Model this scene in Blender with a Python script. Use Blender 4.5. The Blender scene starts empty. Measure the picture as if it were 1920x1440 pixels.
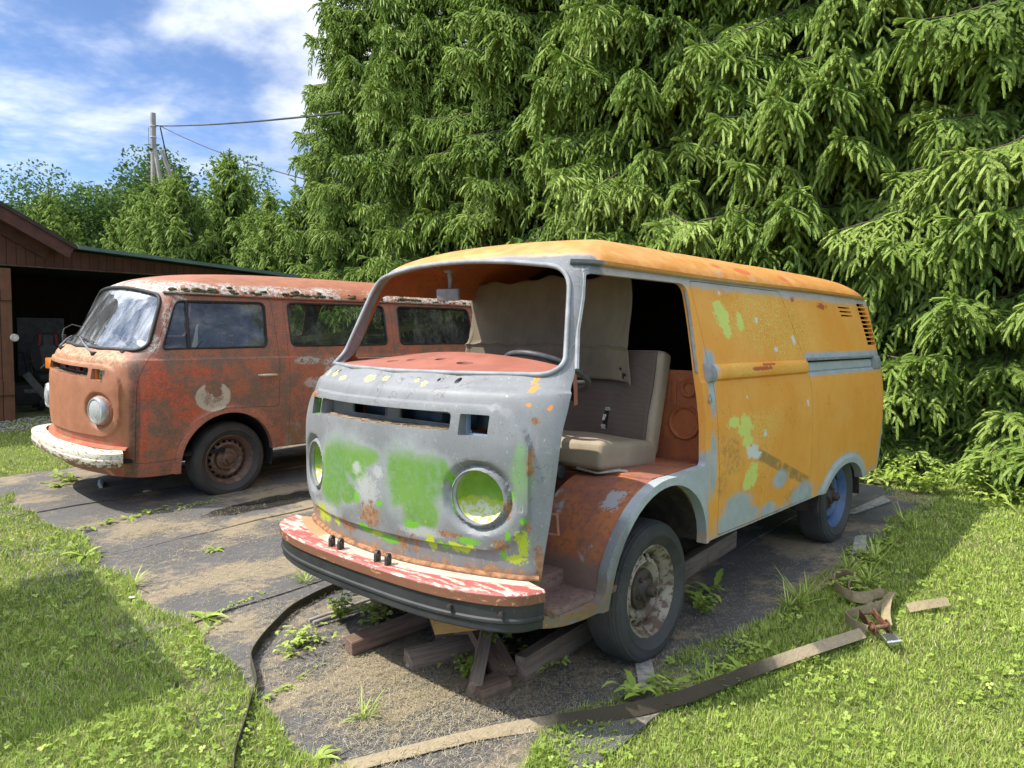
import bpy, bmesh, math, random
import numpy as np
from mathutils import Vector, Matrix, Euler

SC = bpy.context.scene
COL = SC.collection
R = math.radians
random.seed(7); RNG = np.random.default_rng(11)

# ------------------------------------------------------------------ camera
cd = bpy.data.cameras.new('camera'); cam = bpy.data.objects.new('camera', cd); COL.objects.link(cam)
cd.sensor_fit = 'HORIZONTAL'; cd.sensor_width = 36.0; cd.lens = 36.0 * 1408 / 1920
cd.clip_start = 0.05; cd.clip_end = 3000
YAW, PITCH, ROLL = 3.8713, -.0663, .0098
_f = Vector((math.cos(YAW)*math.cos(PITCH), math.sin(YAW)*math.cos(PITCH), math.sin(PITCH)))
_r = Vector((math.sin(YAW), -math.cos(YAW), 0)); _u = _r.cross(_f)
_r2 = _r*math.cos(ROLL) + _u*math.sin(ROLL); _u2 = -_r*math.sin(ROLL) + _u*math.cos(ROLL)
_m = Matrix((_r2, _u2, -_f)).transposed().to_4x4(); _m.translation = Vector((2.9497, 2.5285, 1.4254))
cam.matrix_world = _m
SC.camera = cam

# ------------------------------------------------------------------ light: sun, sky with broken cloud, exposure
SUNV = Vector((.62, -.42, 1.0)).normalized()
SUN_EL = math.asin(SUNV.z); SUN_AZ = math.atan2(SUNV.x, SUNV.y)      # azimuth clockwise from +y
sd = bpy.data.lights.new('sun', 'SUN'); sd.energy = 3.4; sd.angle = R(.55); sd.color = (1.0, .945, .86)
sun = bpy.data.objects.new('sun', sd); COL.objects.link(sun)
sun.rotation_euler = (-SUNV).to_track_quat('-Z', 'Y').to_euler(); sun.location = (0, 0, 30)
SKY_STRENGTH = .145
CLOUD_SEED = 1.1
w = bpy.data.worlds.new('World'); SC.world = w; w.use_nodes = True
nt = w.node_tree; nt.nodes.clear()
def wn(t, **k):
    n = nt.nodes.new(t)
    for a, b in k.items(): setattr(n, a, b)
    return n
sky = wn('ShaderNodeTexSky', sky_type='NISHITA', sun_disc=False, sun_elevation=SUN_EL, sun_rotation=SUN_AZ,
         air_density=.55, dust_density=.05, ozone_density=2.6, altitude=1500)
tc = wn('ShaderNodeTexCoord'); sep = wn('ShaderNodeSeparateXYZ'); nt.links.new(tc.outputs['Generated'], sep.inputs[0])
def wmath(op, a, b=None, c=None, clamp=False):
    n = wn('ShaderNodeMath', operation=op, use_clamp=clamp)
    for i, v in enumerate((a, b, c)):
        if v is None: continue
        if hasattr(v, 'is_linked'): nt.links.new(v, n.inputs[i])
        else: n.inputs[i].default_value = v
    return n.outputs[0]
zc = wmath('MAXIMUM', sep.outputs[2], .02)
zz = wmath('ADD', zc, .22)                                            # cloud layer seen in perspective
cx = wmath('DIVIDE', sep.outputs[0], zz); cy = wmath('DIVIDE', sep.outputs[1], zz)
cmb = wn('ShaderNodeCombineXYZ'); nt.links.new(cx, cmb.inputs[0]); nt.links.new(cy, cmb.inputs[1]); cmb.inputs[2].default_value = CLOUD_SEED
n1 = wn('ShaderNodeTexNoise'); n1.inputs['Scale'].default_value = 1.25; n1.inputs['Detail'].default_value = 9; n1.inputs['Roughness'].default_value = .56
n1.inputs['Distortion'].default_value = .25
nt.links.new(cmb.outputs[0], n1.inputs['Vector'])
n2 = wn('ShaderNodeTexNoise'); n2.inputs['Scale'].default_value = 3.4; n2.inputs['Detail'].default_value = 8; n2.inputs['Roughness'].default_value = .6
nt.links.new(cmb.outputs[0], n2.inputs['Vector'])
def wramp(v, a, b):
    n = wn('ShaderNodeMapRange', interpolation_type='SMOOTHSTEP'); nt.links.new(v, n.inputs[0])
    n.inputs[1].default_value = a; n.inputs[2].default_value = b; return n.outputs[0]
cover = wramp(n1.outputs['Fac'], .455, .65)
wisp = wmath('MULTIPLY', wramp(n2.outputs['Fac'], .40, .80), .55)
cm = wmath('MAXIMUM', cover, wisp, clamp=True)
dens = wramp(n1.outputs['Fac'], .55, .82)
dt = wn('ShaderNodeVectorMath', operation='DOT_PRODUCT'); nt.links.new(tc.outputs['Generated'], dt.inputs[0]); dt.inputs[1].default_value = tuple(SUNV)
glow = wmath('POWER', wmath('MAXIMUM', dt.outputs['Value'], 0.0), 2.0)      # cloud brightened towards the sun as added fill light
ccol = wn('ShaderNodeMix', data_type='RGBA'); nt.links.new(dens, ccol.inputs[0])
ccol.inputs[6].default_value = (3.5, 3.6, 3.75, 1); ccol.inputs[7].default_value = (2.5, 2.7, 3.0, 1)
gl = wn('ShaderNodeVectorMath', operation='SCALE'); nt.links.new(ccol.outputs[2], gl.inputs[0]); nt.links.new(wmath('ADD', wmath('MULTIPLY_ADD', glow, 4.2, 1.0), wmath('MULTIPLY', wramp(sep.outputs[2], .42, .85), 5.5)), gl.inputs['Scale'])  # clouds overhead boosted as well, added fill for the shaded sides
mixs = wn('ShaderNodeMix', data_type='RGBA'); nt.links.new(wmath('MULTIPLY', cm, .95), mixs.inputs[0])
nt.links.new(sky.outputs[0], mixs.inputs[6]); nt.links.new(gl.outputs[0], mixs.inputs[7])
bg = wn('ShaderNodeBackground'); nt.links.new(mixs.outputs[2], bg.inputs[0]); bg.inputs[1].default_value = SKY_STRENGTH
wo = wn('ShaderNodeOutputWorld'); nt.links.new(bg.outputs[0], wo.inputs[0])
SC.view_settings.view_transform = 'Standard'; SC.view_settings.look = 'None'
SC.view_settings.exposure = .90; SC.view_settings.gamma = 1.0
try:
    SC.cycles.max_bounces = 8; SC.cycles.transparent_max_bounces = 8; SC.cycles.diffuse_bounces = 3; SC.cycles.glossy_bounces = 3
    SC.cycles.transmission_bounces = 6; SC.cycles.caustics_reflective = False; SC.cycles.caustics_refractive = False
    SC.cycles.sample_clamp_indirect = 6
except Exception: pass

# ground plane slopes gently: z = GA + GB x + GC y
GA, GB, GC = -.0538, -.03, -.0247
def gz(x, y): return GA + GB*x + GC*y
GN = Vector((-GB, -GC, 1)).normalized()
# ------------------------------------------------------------------ van body surface (van frame: +x nose, +y left side, z up)
def pchip(xk, yk):
    xk = np.asarray(xk, float); yk = np.asarray(yk, float)
    h = np.diff(xk); d = np.diff(yk) / h
    m = np.zeros_like(yk); m[0] = d[0]; m[-1] = d[-1]
    for i in range(1, len(xk) - 1):
        if d[i-1] * d[i] > 0:
            w1 = 2*h[i] + h[i-1]; w2 = h[i] + 2*h[i-1]
            m[i] = (w1 + w2) / (w1/d[i-1] + w2/d[i])
    def f(x):
        x = np.clip(np.asarray(x, float), xk[0], xk[-1])
        i = np.clip(np.searchsorted(xk, x) - 1, 0, len(h) - 1)
        t = (x - xk[i]) / h[i]
        return ((2*t**3-3*t**2+1)*yk[i] + (t**3-2*t**2+t)*h[i]*m[i] + (-2*t**3+3*t**2)*yk[i+1] + (t**3-t**2)*h[i]*m[i+1])
    return f

W_ = pchip([.28,.40,.55,.75,.95,1.10,1.20,1.30,1.45,1.60,1.70,1.73,1.765,1.80,1.837,1.868,1.895,1.913,1.928],
           [.775,.800,.815,.826,.826,.815,.80,.782,.748,.71,.68,.665,.64,.595,.53,.445,.345,.235,.09])
XF_ = pchip([.28,.40,.55,.75,.95,1.10,1.18,1.24,1.30,1.45,1.60,1.70,1.73,1.765,1.80,1.837,1.868,1.895,1.913,1.928],
            [.94,.96,.985,1.0,1.0,.985,.965,.905,.852,.76,.66,.59,.565,.515,.44,.32,.16,-.05,-.35,-.9])
XR_ = pchip([.28,.5,1.2,1.5,1.72,1.765,1.837,1.868,1.895,1.913,1.928],
            [-3.38,-3.42,-3.42,-3.38,-3.33,-3.28,-3.15,-3.0,-2.8,-2.5,-2.2])
ZTOP = 1.928
def kk(z): return min(1., float(W_(z))/.66) * (1 - .38*float(sst(1.35, 1.70, z)))
def sst(a, b, x):
    t = np.clip((x - a) / (b - a), 0, 1); return t*t*(3-2*t)
DF_ = pchip([0,.2,.4,.6,.75,.85,.92,.96,.985,1], [0,.009,.035,.080,.122,.162,.21,.255,.31,.40])
DR_ = pchip([0,.5,.8,.9,.95,.985,1], [0,.018,.055,.09,.125,.18,.27])

def half_outline(z, nf=70, ns=120, nr=24):
    w, xf, xr = float(W_(z)), float(XF_(z)), float(XR_(z))
    k = kk(z)
    t = np.linspace(0, 1, nf); t = np.where(t < .75, t/.75*.86, .86 + .14*(1-(1-(t-.75)/.25)**1.7))
    a = np.stack([xf - k*DF_(t), w*t], 1)
    t2 = np.linspace(1, 0, nr); t2 = 1-(1-t2)**1.6
    c = np.stack([xr + k*DR_(t2), w*t2], 1)
    s = np.linspace(0, 1, ns + 2)[1:-1]
    b = np.stack([a[-1,0] + (c[0,0]-a[-1,0])*s, np.full(ns, w)], 1)
    return np.concatenate([a, b, c])

def sst(a, b, x):
    t = np.clip((x - a) / (b - a), 0, 1); return t*t*(3-2*t)

def surf_x(y, z):            # nose surface x at (y,z)
    w = float(W_(z)); return float(XF_(z)) - kk(z)*float(DF_(min(1., abs(y)/w)))
def surf_y(x, z):            # left side surface y at (x,z)
    w = float(W_(z)); xf = float(XF_(z)); k = kk(z)
    d = (xf - x)/k
    if d >= .40: return w
    ts = np.linspace(0, 1, 200); return w*float(np.interp(d, DF_(ts), ts))
# ------------------------------------------------------------------ mesh helpers
def tag(o, label=None, cat=None, group=None, kind=None):
    if label: o['label'] = label
    if cat: o['category'] = cat
    if group: o['group'] = group
    if kind: o['kind'] = kind
    return o
def thing(name, label, cat, loc=(0, 0, 0), rot=(0, 0, 0), group=None):
    o = bpy.data.objects.new(name, None); COL.objects.link(o); o.location = loc; o.rotation_euler = rot
    o.empty_display_size = .1
    return tag(o, label, cat, group)
def link(name, me, parent=None):
    o = bpy.data.objects.new(name, me); COL.objects.link(o)
    if parent is not None: o.parent = parent
    return o
def sharp(me, ang=38):
    me.polygons.foreach_set('use_smooth', np.ones(len(me.polygons), bool))
    try: me.set_sharp_from_angle(angle=R(ang))
    except Exception: pass
def np_mesh(name, V, F, mats=(), smooth=None, attr=None):
    """V (n,3); F (m,k) int array all the same k, or list"""
    me = bpy.data.meshes.new(name)
    if isinstance(F, np.ndarray):
        m, k = F.shape
        me.vertices.add(len(V)); me.vertices.foreach_set('co', np.asarray(V, np.float32).ravel())
        me.loops.add(m*k); me.loops.foreach_set('vertex_index', F.astype(np.int32).ravel())
        me.polygons.add(m); me.polygons.foreach_set('loop_start', np.arange(0, m*k, k, dtype=np.int32))
        me.update(calc_edges=True)
    else:
        me.from_pydata([tuple(map(float, v)) for v in V], [], [tuple(map(int, f)) for f in F]); me.update()
    for m_ in (mats if isinstance(mats, (list, tuple)) else [mats]): me.materials.append(m_)
    if smooth is not None: sharp(me, smooth)
    if attr is not None:
        for an, av in attr.items():
            a = me.attributes.new(an, 'FLOAT', 'POINT'); a.data.foreach_set('value', np.asarray(av, np.float32))
    return me
class MB:
    def __init__(s): s.v = []; s.f = []
    def add(s, V, F):
        o = len(s.v); s.v += [tuple(map(float, p)) for p in V]; s.f += [tuple(int(i)+o for i in f) for f in F]; return s
    def box(s, c, size, rot=(0, 0, 0), bev=0.0, jit=0.0, M=None):
        bm = bmesh.new(); bmesh.ops.create_cube(bm, size=1)
        for v in bm.verts: v.co = Vector((v.co.x*size[0], v.co.y*size[1], v.co.z*size[2]))
        if bev > 0: bmesh.ops.bevel(bm, geom=list(bm.edges), offset=bev, segments=2, affect='EDGES', profile=.6)
        T = Matrix.Translation(c) @ (M if M is not None else Euler(rot).to_matrix().to_4x4())
        for v in bm.verts:
            v.co = T @ v.co
            if jit: v.co += Vector((random.uniform(-jit, jit), random.uniform(-jit, jit), random.uniform(-jit, jit)))
        bm.verts.index_update()
        s.add([v.co for v in bm.verts], [[v.index for v in f.verts] for f in bm.faces]); bm.free(); return s
    def tube(s, path, r, seg=8, cap=True, flat=1.0, up=(0, 0, 1), closed=False):
        P = [Vector(p) for p in path]; n = len(P); rr = r if hasattr(r, '__len__') else [r]*n
        V = []; prev = None
        for i, p in enumerate(P):
            if closed: t = (P[(i+1) % n] - P[i-1])
            else: t = (P[min(i+1, n-1)] - P[max(i-1, 0)])
            t.normalize()
            if prev is None:
                a = Vector(up)
                if abs(a.dot(t)) > .95: a = Vector((1, 0, 0))
                a = (a - t*a.dot(t)).normalized()
            else: a = (prev - t*prev.dot(t)).normalized()
            prev = a; b = t.cross(a)
            for k in range(seg):
                q = 2*math.pi*k/seg; V.append(p + a*(math.cos(q)*rr[i]*flat) + b*(math.sin(q)*rr[i]))
        F = []
        for i in range(n if closed else n-1):
            j = (i+1) % n
            for k in range(seg): F.append((i*seg+k, i*seg+(k+1) % seg, j*seg+(k+1) % seg, j*seg+k))
        if cap and not closed: F.append(tuple(range(seg))[::-1]); F.append(tuple((n-1)*seg+k for k in range(seg)))
        return s.add(V, F)
    def ribbon(s, path, wdir, width, thick):
        """flat strap: path points, width vectors per point"""
        P = [Vector(p) for p in path]; n = len(P); V = []
        for i, p in enumerate(P):
            t = (P[min(i+1, n-1)] - P[max(i-1, 0)]).normalized(); wv = Vector(wdir[i]).normalized(); nn = t.cross(wv).normalized()
            for a, b in ((-.5, -.5), (.5, -.5), (.5, .5), (-.5, .5)): V.append(p + wv*(a*width) + nn*(b*thick))
        F = []
        for i in range(n-1):
            for k in range(4): F.append((i*4+k, i*4+(k+1) % 4, i*4+4+(k+1) % 4, i*4+4+k))
        F.append((3, 2, 1, 0)); F.append(tuple((n-1)*4+k for k in range(4)))
        return s.add(V, F)
    def lathe(s, prof, axis='y', c=(0, 0, 0), seg=48, closed=False):
        """prof: list of (radius, along axis)"""
        V = []; n = len(prof)
        for k in range(seg):
            q = 2*math.pi*k/seg
            for (r, a) in prof:
                u, v_ = math.cos(q)*r, math.sin(q)*r
                p = {'y': (u, a, -v_), 'z': (u, v_, a), 'x': (a, u, v_)}[axis]
                V.append((p[0]+c[0], p[1]+c[1], p[2]+c[2]))
        F = []
        for k in range(seg):
            k2 = (k+1) % seg
            for i in range(n if closed else n-1):
                j = (i+1) % n
                F.append((k*n+i, k*n+j, k2*n+j, k2*n+i))
        return s.add(V, F)
    def sweep(s, frames, prof, closed_prof=True, cap=True):
        """frames: list of (origin, A, B); prof: list of (a,b)"""
        V = []; n = len(prof)
        for (o, A, B) in frames:
            o, A, B = Vector(o), Vector(A), Vector(B)
            for a, b in prof: V.append(o + A*a + B*b)
        F = []
        for i in range(len(frames)-1):
            for k in range(n if closed_prof else n-1):
                j = (k+1) % n; F.append((i*n+k, i*n+j, (i+1)*n+j, (i+1)*n+k))
        if cap and closed_prof: F.append(tuple(range(n))[::-1]); F.append(tuple((len(frames)-1)*n+k for k in range(n)))
        return s.add(V, F)
    def prism(s, poly, axis, lo, hi):
        n = len(poly); f = {'x': lambda a, b, t: (t, a, b), 'y': lambda a, b, t: (a, t, b), 'z': lambda a, b, t: (a, b, t)}[axis]
        return s.add([f(a, b, lo) for a, b in poly] + [f(a, b, hi) for a, b in poly],
                     [tuple(range(n))[::-1], tuple(range(n, 2*n))] + [(i, (i+1) % n, n+(i+1) % n, n+i) for i in range(n)])
    def mesh(s, name, mats, smooth=38):
        me = np_mesh(name, s.v, s.f, mats)
        bm = bmesh.new(); bm.from_mesh(me); bmesh.ops.recalc_face_normals(bm, faces=bm.faces); bm.to_mesh(me); bm.free()
        if smooth is not None: sharp(me, smooth)
        return me
    def build(s, name, mats, parent=None, smooth=38): return link(name, s.mesh(name, mats, smooth), parent)

def round_poly(pts, r, n=6):
    out = []; N = len(pts); rr = r if hasattr(r, '__len__') else [r]*N
    for i in range(N):
        p0, p, p1 = np.array(pts[i-1], float), np.array(pts[i], float), np.array(pts[(i+1) % N], float)
        a = p0-p; b = p1-p; la, lb = np.linalg.norm(a), np.linalg.norm(b)
        d = min(rr[i], la*.48, lb*.48)
        if d < 1e-4: out.append(tuple(p)); continue
        A = p + a/la*d; B = p + b/lb*d
        for k in range(n+1):
            t = k/n; out.append(tuple((1-t)**2*A + 2*t*(1-t)*p + t*t*B))
    return out
def boolean(me, cutter_mb, op='DIFFERENCE'):
    """returns a new mesh"""
    a = bpy.data.objects.new('tmp_a', me); COL.objects.link(a)
    cm_ = cutter_mb.mesh('tmp_cut', [], None); b = bpy.data.objects.new('tmp_b', cm_); COL.objects.link(b)
    out = None
    for solver in ('MANIFOLD', 'EXACT'):
        md = a.modifiers.new('b', 'BOOLEAN'); md.operation = op; md.object = b
        try: md.solver = solver
        except Exception: a.modifiers.remove(md); continue
        bpy.context.view_layer.update()
        dg = bpy.context.evaluated_depsgraph_get()
        out = bpy.data.meshes.new_from_object(a.evaluated_get(dg))
        a.modifiers.remove(md)
        if len(out.polygons) > 0 and (op != 'DIFFERENCE' or len(out.polygons) != len(me.polygons)): break
    bpy.data.objects.remove(a); bpy.data.objects.remove(b)
    return out

# ------------------------------------------------------------------ node material helper
class Mat:
    def __init__(s, name, rough=.6, coords='Object', spec=.5):
        s.m = bpy.data.materials.new(name); s.m.use_nodes = True; s.nt = s.m.node_tree
        s.b = s.nt.nodes['Principled BSDF']; s.b.inputs['Roughness'].default_value = rough
        s.b.inputs['Specular IOR Level'].default_value = spec
        s.tc = s.nt.nodes.new('ShaderNodeTexCoord').outputs[coords]
        s._sep = None
    def n(s, t, **k):
        n = s.nt.nodes.new(t)
        for a, b in k.items(): setattr(n, a, b)
        return n
    def put(s, inp, v):
        if hasattr(v, 'is_linked'): s.nt.links.new(v, inp)
        elif isinstance(v, (tuple, list)) and len(v) == 3 and inp.type == 'RGBA': inp.default_value = (*v, 1)
        else: inp.default_value = v
    @property
    def xyz(s):
        if s._sep is None:
            q = s.n('ShaderNodeSeparateXYZ'); s.put(q.inputs[0], s.tc); s._sep = q.outputs
        return s._sep
    def math(s, op, a, b=None, c=None, clamp=False):
        q = s.n('ShaderNodeMath', operation=op, use_clamp=clamp)
        for i, v in enumerate((a, b, c)):
            if v is not None: s.put(q.inputs[i], v)
        return q.outputs[0]
    def mul(s, a, b): return s.math('MULTIPLY', a, b)
    def add(s, a, b): return s.math('ADD', a, b)
    def sub(s, a, b): return s.math('SUBTRACT', a, b)
    def mx(s, *a):
        o = a[0]
        for b in a[1:]: o = s.math('MAXIMUM', o, b)
        return o
    def mn(s, *a):
        o = a[0]
        for b in a[1:]: o = s.math('MINIMUM', o, b)
        return o
    def vec(s, scale=(1, 1, 1), off=(0, 0, 0), v=None):
        q = s.n('ShaderNodeVectorMath', operation='MULTIPLY_ADD'); s.put(q.inputs[0], v or s.tc); q.inputs[1].default_value = scale; q.inputs[2].default_value = off
        return q.outputs[0]
    def noise(s, scale, detail=4, rough=.55, vec=None, dist=0, col=False):
        q = s.n('ShaderNodeTexNoise'); q.inputs['Scale'].default_value = scale; q.inputs['Detail'].default_value = detail
        q.inputs['Roughness'].default_value = rough; q.inputs['Distortion'].default_value = dist
        s.put(q.inputs['Vector'], vec or s.tc); return q.outputs['Color' if col else 'Fac']
    def voro(s, scale, vec=None, feature='F1', out='Distance', rnd=1.0):
        q = s.n('ShaderNodeTexVoronoi', feature=feature); q.inputs['Scale'].default_value = scale; q.inputs['Randomness'].default_value = rnd
        s.put(q.inputs['Vector'], vec or s.tc); return q.outputs[out]
    def step(s, v, a, b):
        q = s.n('ShaderNodeMapRange', interpolation_type='SMOOTHSTEP', clamp=True); s.put(q.inputs[0], v)
        if a < b: q.inputs[1].default_value = a; q.inputs[2].default_value = b
        else:
            q.inputs[1].default_value = b; q.inputs[2].default_value = a; q.inputs[3].default_value = 1; q.inputs[4].default_value = 0
        return q.outputs[0]
    def mix(s, f, a, b):
        q = s.n('ShaderNodeMix', data_type='RGBA'); s.put(q.inputs[0], f); s.put(q.inputs[6], a); s.put(q.inputs[7], b); return q.outputs[2]
    def ramp(s, v, stops):
        q = s.n('ShaderNodeValToRGB'); s.put(q.inputs[0], v); cr = q.color_ramp
        while len(cr.elements) < len(stops): cr.elements.new(.5)
        for e, (p, c) in zip(cr.elements, stops): e.position = p; e.color = (*c, 1)
        return q.outputs[0]
    def blobs(s, lst, ax, nz=None, amp=.5, soft=.25, vec=None):
        """union of ellipses (c, z, rc, rz); ax 'y' nose, 'x' side. returns mask"""
        d = None
        for c, z, rc, rz in lst:
            if ax == 'y': k = (0, 1/rc, 1/rz); o = (0, -c/rc, -z/rz)
            else: k = (1/rc, 0, 1/rz); o = (-c/rc, 0, -z/rz)
            v = s.vec(k, o, vec); q = s.n('ShaderNodeVectorMath', operation='LENGTH'); s.put(q.inputs[0], v)
            d = q.outputs['Value'] if d is None else s.math('MINIMUM', d, q.outputs['Value'])
        if nz is not None: d = s.math('MULTIPLY_ADD', s.sub(nz, .5), amp*2, d)
        return s.step(d, 1+soft, 1-soft)
    def attr(s, name):
        q = s.n('ShaderNodeAttribute', attribute_name=name); return q.outputs['Fac']
    def bump(s, h, strength=.3, dist=.01):
        q = s.n('ShaderNodeBump'); q.inputs['Strength'].default_value = strength; q.inputs['Distance'].default_value = dist
        s.put(q.inputs['Height'], h); s.nt.links.new(q.outputs[0], s.b.inputs['Normal'])
    def color(s, c): s.put(s.b.inputs['Base Color'], c); return s
    def rough(s, r): s.put(s.b.inputs['Roughness'], r); return s
    def metal(s, r): s.put(s.b.inputs['Metallic'], r); return s
def simple(name, col, rough=.6, var=.25, scale=12, metal=0, bump=0.0, spec=.5):
    m = Mat(name, rough, spec=spec); nz = m.noise(scale, 5, .6)
    m.color(m.mix(m.step(nz, .3, .7), tuple(c*(1-var) for c in col), tuple(min(1, c*(1+var)) for c in col)))
    if metal: m.metal(metal)
    if bump: m.bump(m.noise(scale*6, 4, .6), bump, .004)
    return m.m
# ------------------------------------------------------------------ van materials
GREEN=[(-0.250,0.864,0.13,0.11),(-0.297,0.735,0.12,0.09),(-.27,.80,.14,.13),(-.20,.885,.17,.075),(-0.122,0.880,0.11,0.09),(-0.033,0.905,0.10,0.045),(-0.157,0.73,0.075,0.05),(0.212,0.876,0.108,0.098),(0.281,0.797,0.111,0.130),(0.307,0.724,0.079,0.070),(0.36,0.89,0.07,0.065),(.24,.83,.13,.12),(.29,.90,.13,.06)]
GREENF=[(0.708,0.899,0.027,0.091),(0.707,0.980,0.017,0.040)]
YG=[(-0.50,0.574,0.05,0.041),(-0.419,0.588,0.05,0.044),(0.337,0.597,0.021,0.031),(0.460,0.593,0.041,0.022),(0.705,0.633,0.019,0.051),(0.675,0.571,0.033,0.019),(0.513,0.607,0.018,0.017),(0.03,0.58,0.05,0.012),(-.30,.575,.03,.02)]
GCH=[(-0.049,0.594,0.049,0.020),(0.105,0.567,0.060,0.019),(0.247,0.659,0.039,0.016),(0.503,0.627,0.045,0.015),(0.671,0.816,0.011,0.020),(0.666,0.665,0.009,0.025),(0.634,0.590,0.012,0.022),(0.074,0.720,0.017,0.018),(-0.083,0.721,0.020,0.024),(0.718,0.727,0.008,0.014),(0.393,0.594,0.024,0.018),(.445,.775,.012,.05),(.43,.86,.01,.03)]
RUST=[(0.002,0.660,0.060,0.047),(-0.191,0.576,0.049,0.031),(0.181,0.572,0.028,0.042),(0.253,0.577,0.017,0.037),(0.631,0.626,0.022,0.021),(0.659,0.764,0.010,0.041),(0.749,0.559,0.013,0.069),(0.725,0.697,0.008,0.021),(0.425,0.643,0.042,0.012),(.735,.95,.006,.05),(.73,1.1,.012,.012),(-.6,.56,.06,.02),(-.60,1.13,.06,.02)]
WHITE=[(-0.007,0.758,0.075,0.069),(-0.085,0.848,0.032,0.028),(0.059,0.848,0.033,0.027),(-0.40,0.618,0.14,0.028),(.30,.635,.10,.02)]
YEL=[(-0.118,1.227,0.030,0.013),(-0.359,1.217,0.030,0.008),(-0.491,1.230,0.025,0.011),(-0.011,1.232,0.018,0.010),(0.229,1.221,0.013,0.010),(0.181,1.232,0.011,0.006),(-0.60,1.225,0.012,0.011)]
ORF=[(0.688,1.218,0.011,0.015),(0.673,1.247,0.007,0.016),(0.761,1.149,0.005,0.012),(.70,1.16,.008,.006)]
PALE=[(-0.698,1.523,0.075,0.084),(-0.68,1.579,0.055,0.034),(-0.711,1.454,0.049,0.039),(-0.891,1.505,0.04,0.058),(-0.783,0.953,0.085,0.062),(-0.645,0.984,0.07,0.027),(-0.807,0.880,0.055,0.045),(-0.877,0.686,0.075,0.066),(-0.838,0.647,0.054,0.042)]
SPECK=[(-1.031,1.587,0.236,0.090),(-1.267,1.521,0.450,0.186),(-1.468,1.462,0.481,0.191),(-0.983,0.936,0.277,0.088),(-0.777,1.260,0.188,0.039),(-0.849,1.513,0.142,0.086)]
WHITES=[(-0.722,1.649,0.017,0.011),(-1.106,1.518,0.017,0.018),(-1.587,1.408,0.028,0.026),(-1.297,1.353,0.026,0.015),(-1.658,1.025,0.018,0.019),(-0.817,1.108,0.009,0.011),(-1.035,0.896,0.02,0.018),(-0.877,0.813,0.07,0.038),(-0.933,0.789,0.055,0.023)]
GREYS=[(-0.743,0.532,0.17,0.078),(-0.683,0.471,0.155,0.090),(-1.279,0.609,0.10,0.055),(-0.890,0.463,0.140,0.044),(-1.152,0.448,0.108,0.046),(-0.47,1.30,0.05,0.057),(-0.431,1.191,0.035,0.154),(-0.434,0.798,0.035,0.160),(-1.652,0.446,0.184,0.087)]
BROWN=[(-0.598,0.849,0.11,0.071),(-0.670,0.769,0.099,0.050),(-1.556,0.478,0.194,0.049),(-0.529,0.692,0.059,0.067),(-1.435,0.610,0.117,0.027)]
REDS=[(-2.188,1.629,0.08,0.018),(-1.005,1.254,0.14,0.010),(-1.096,1.272,0.10,0.007),(-1.705,1.662,0.03,0.02)]

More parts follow.
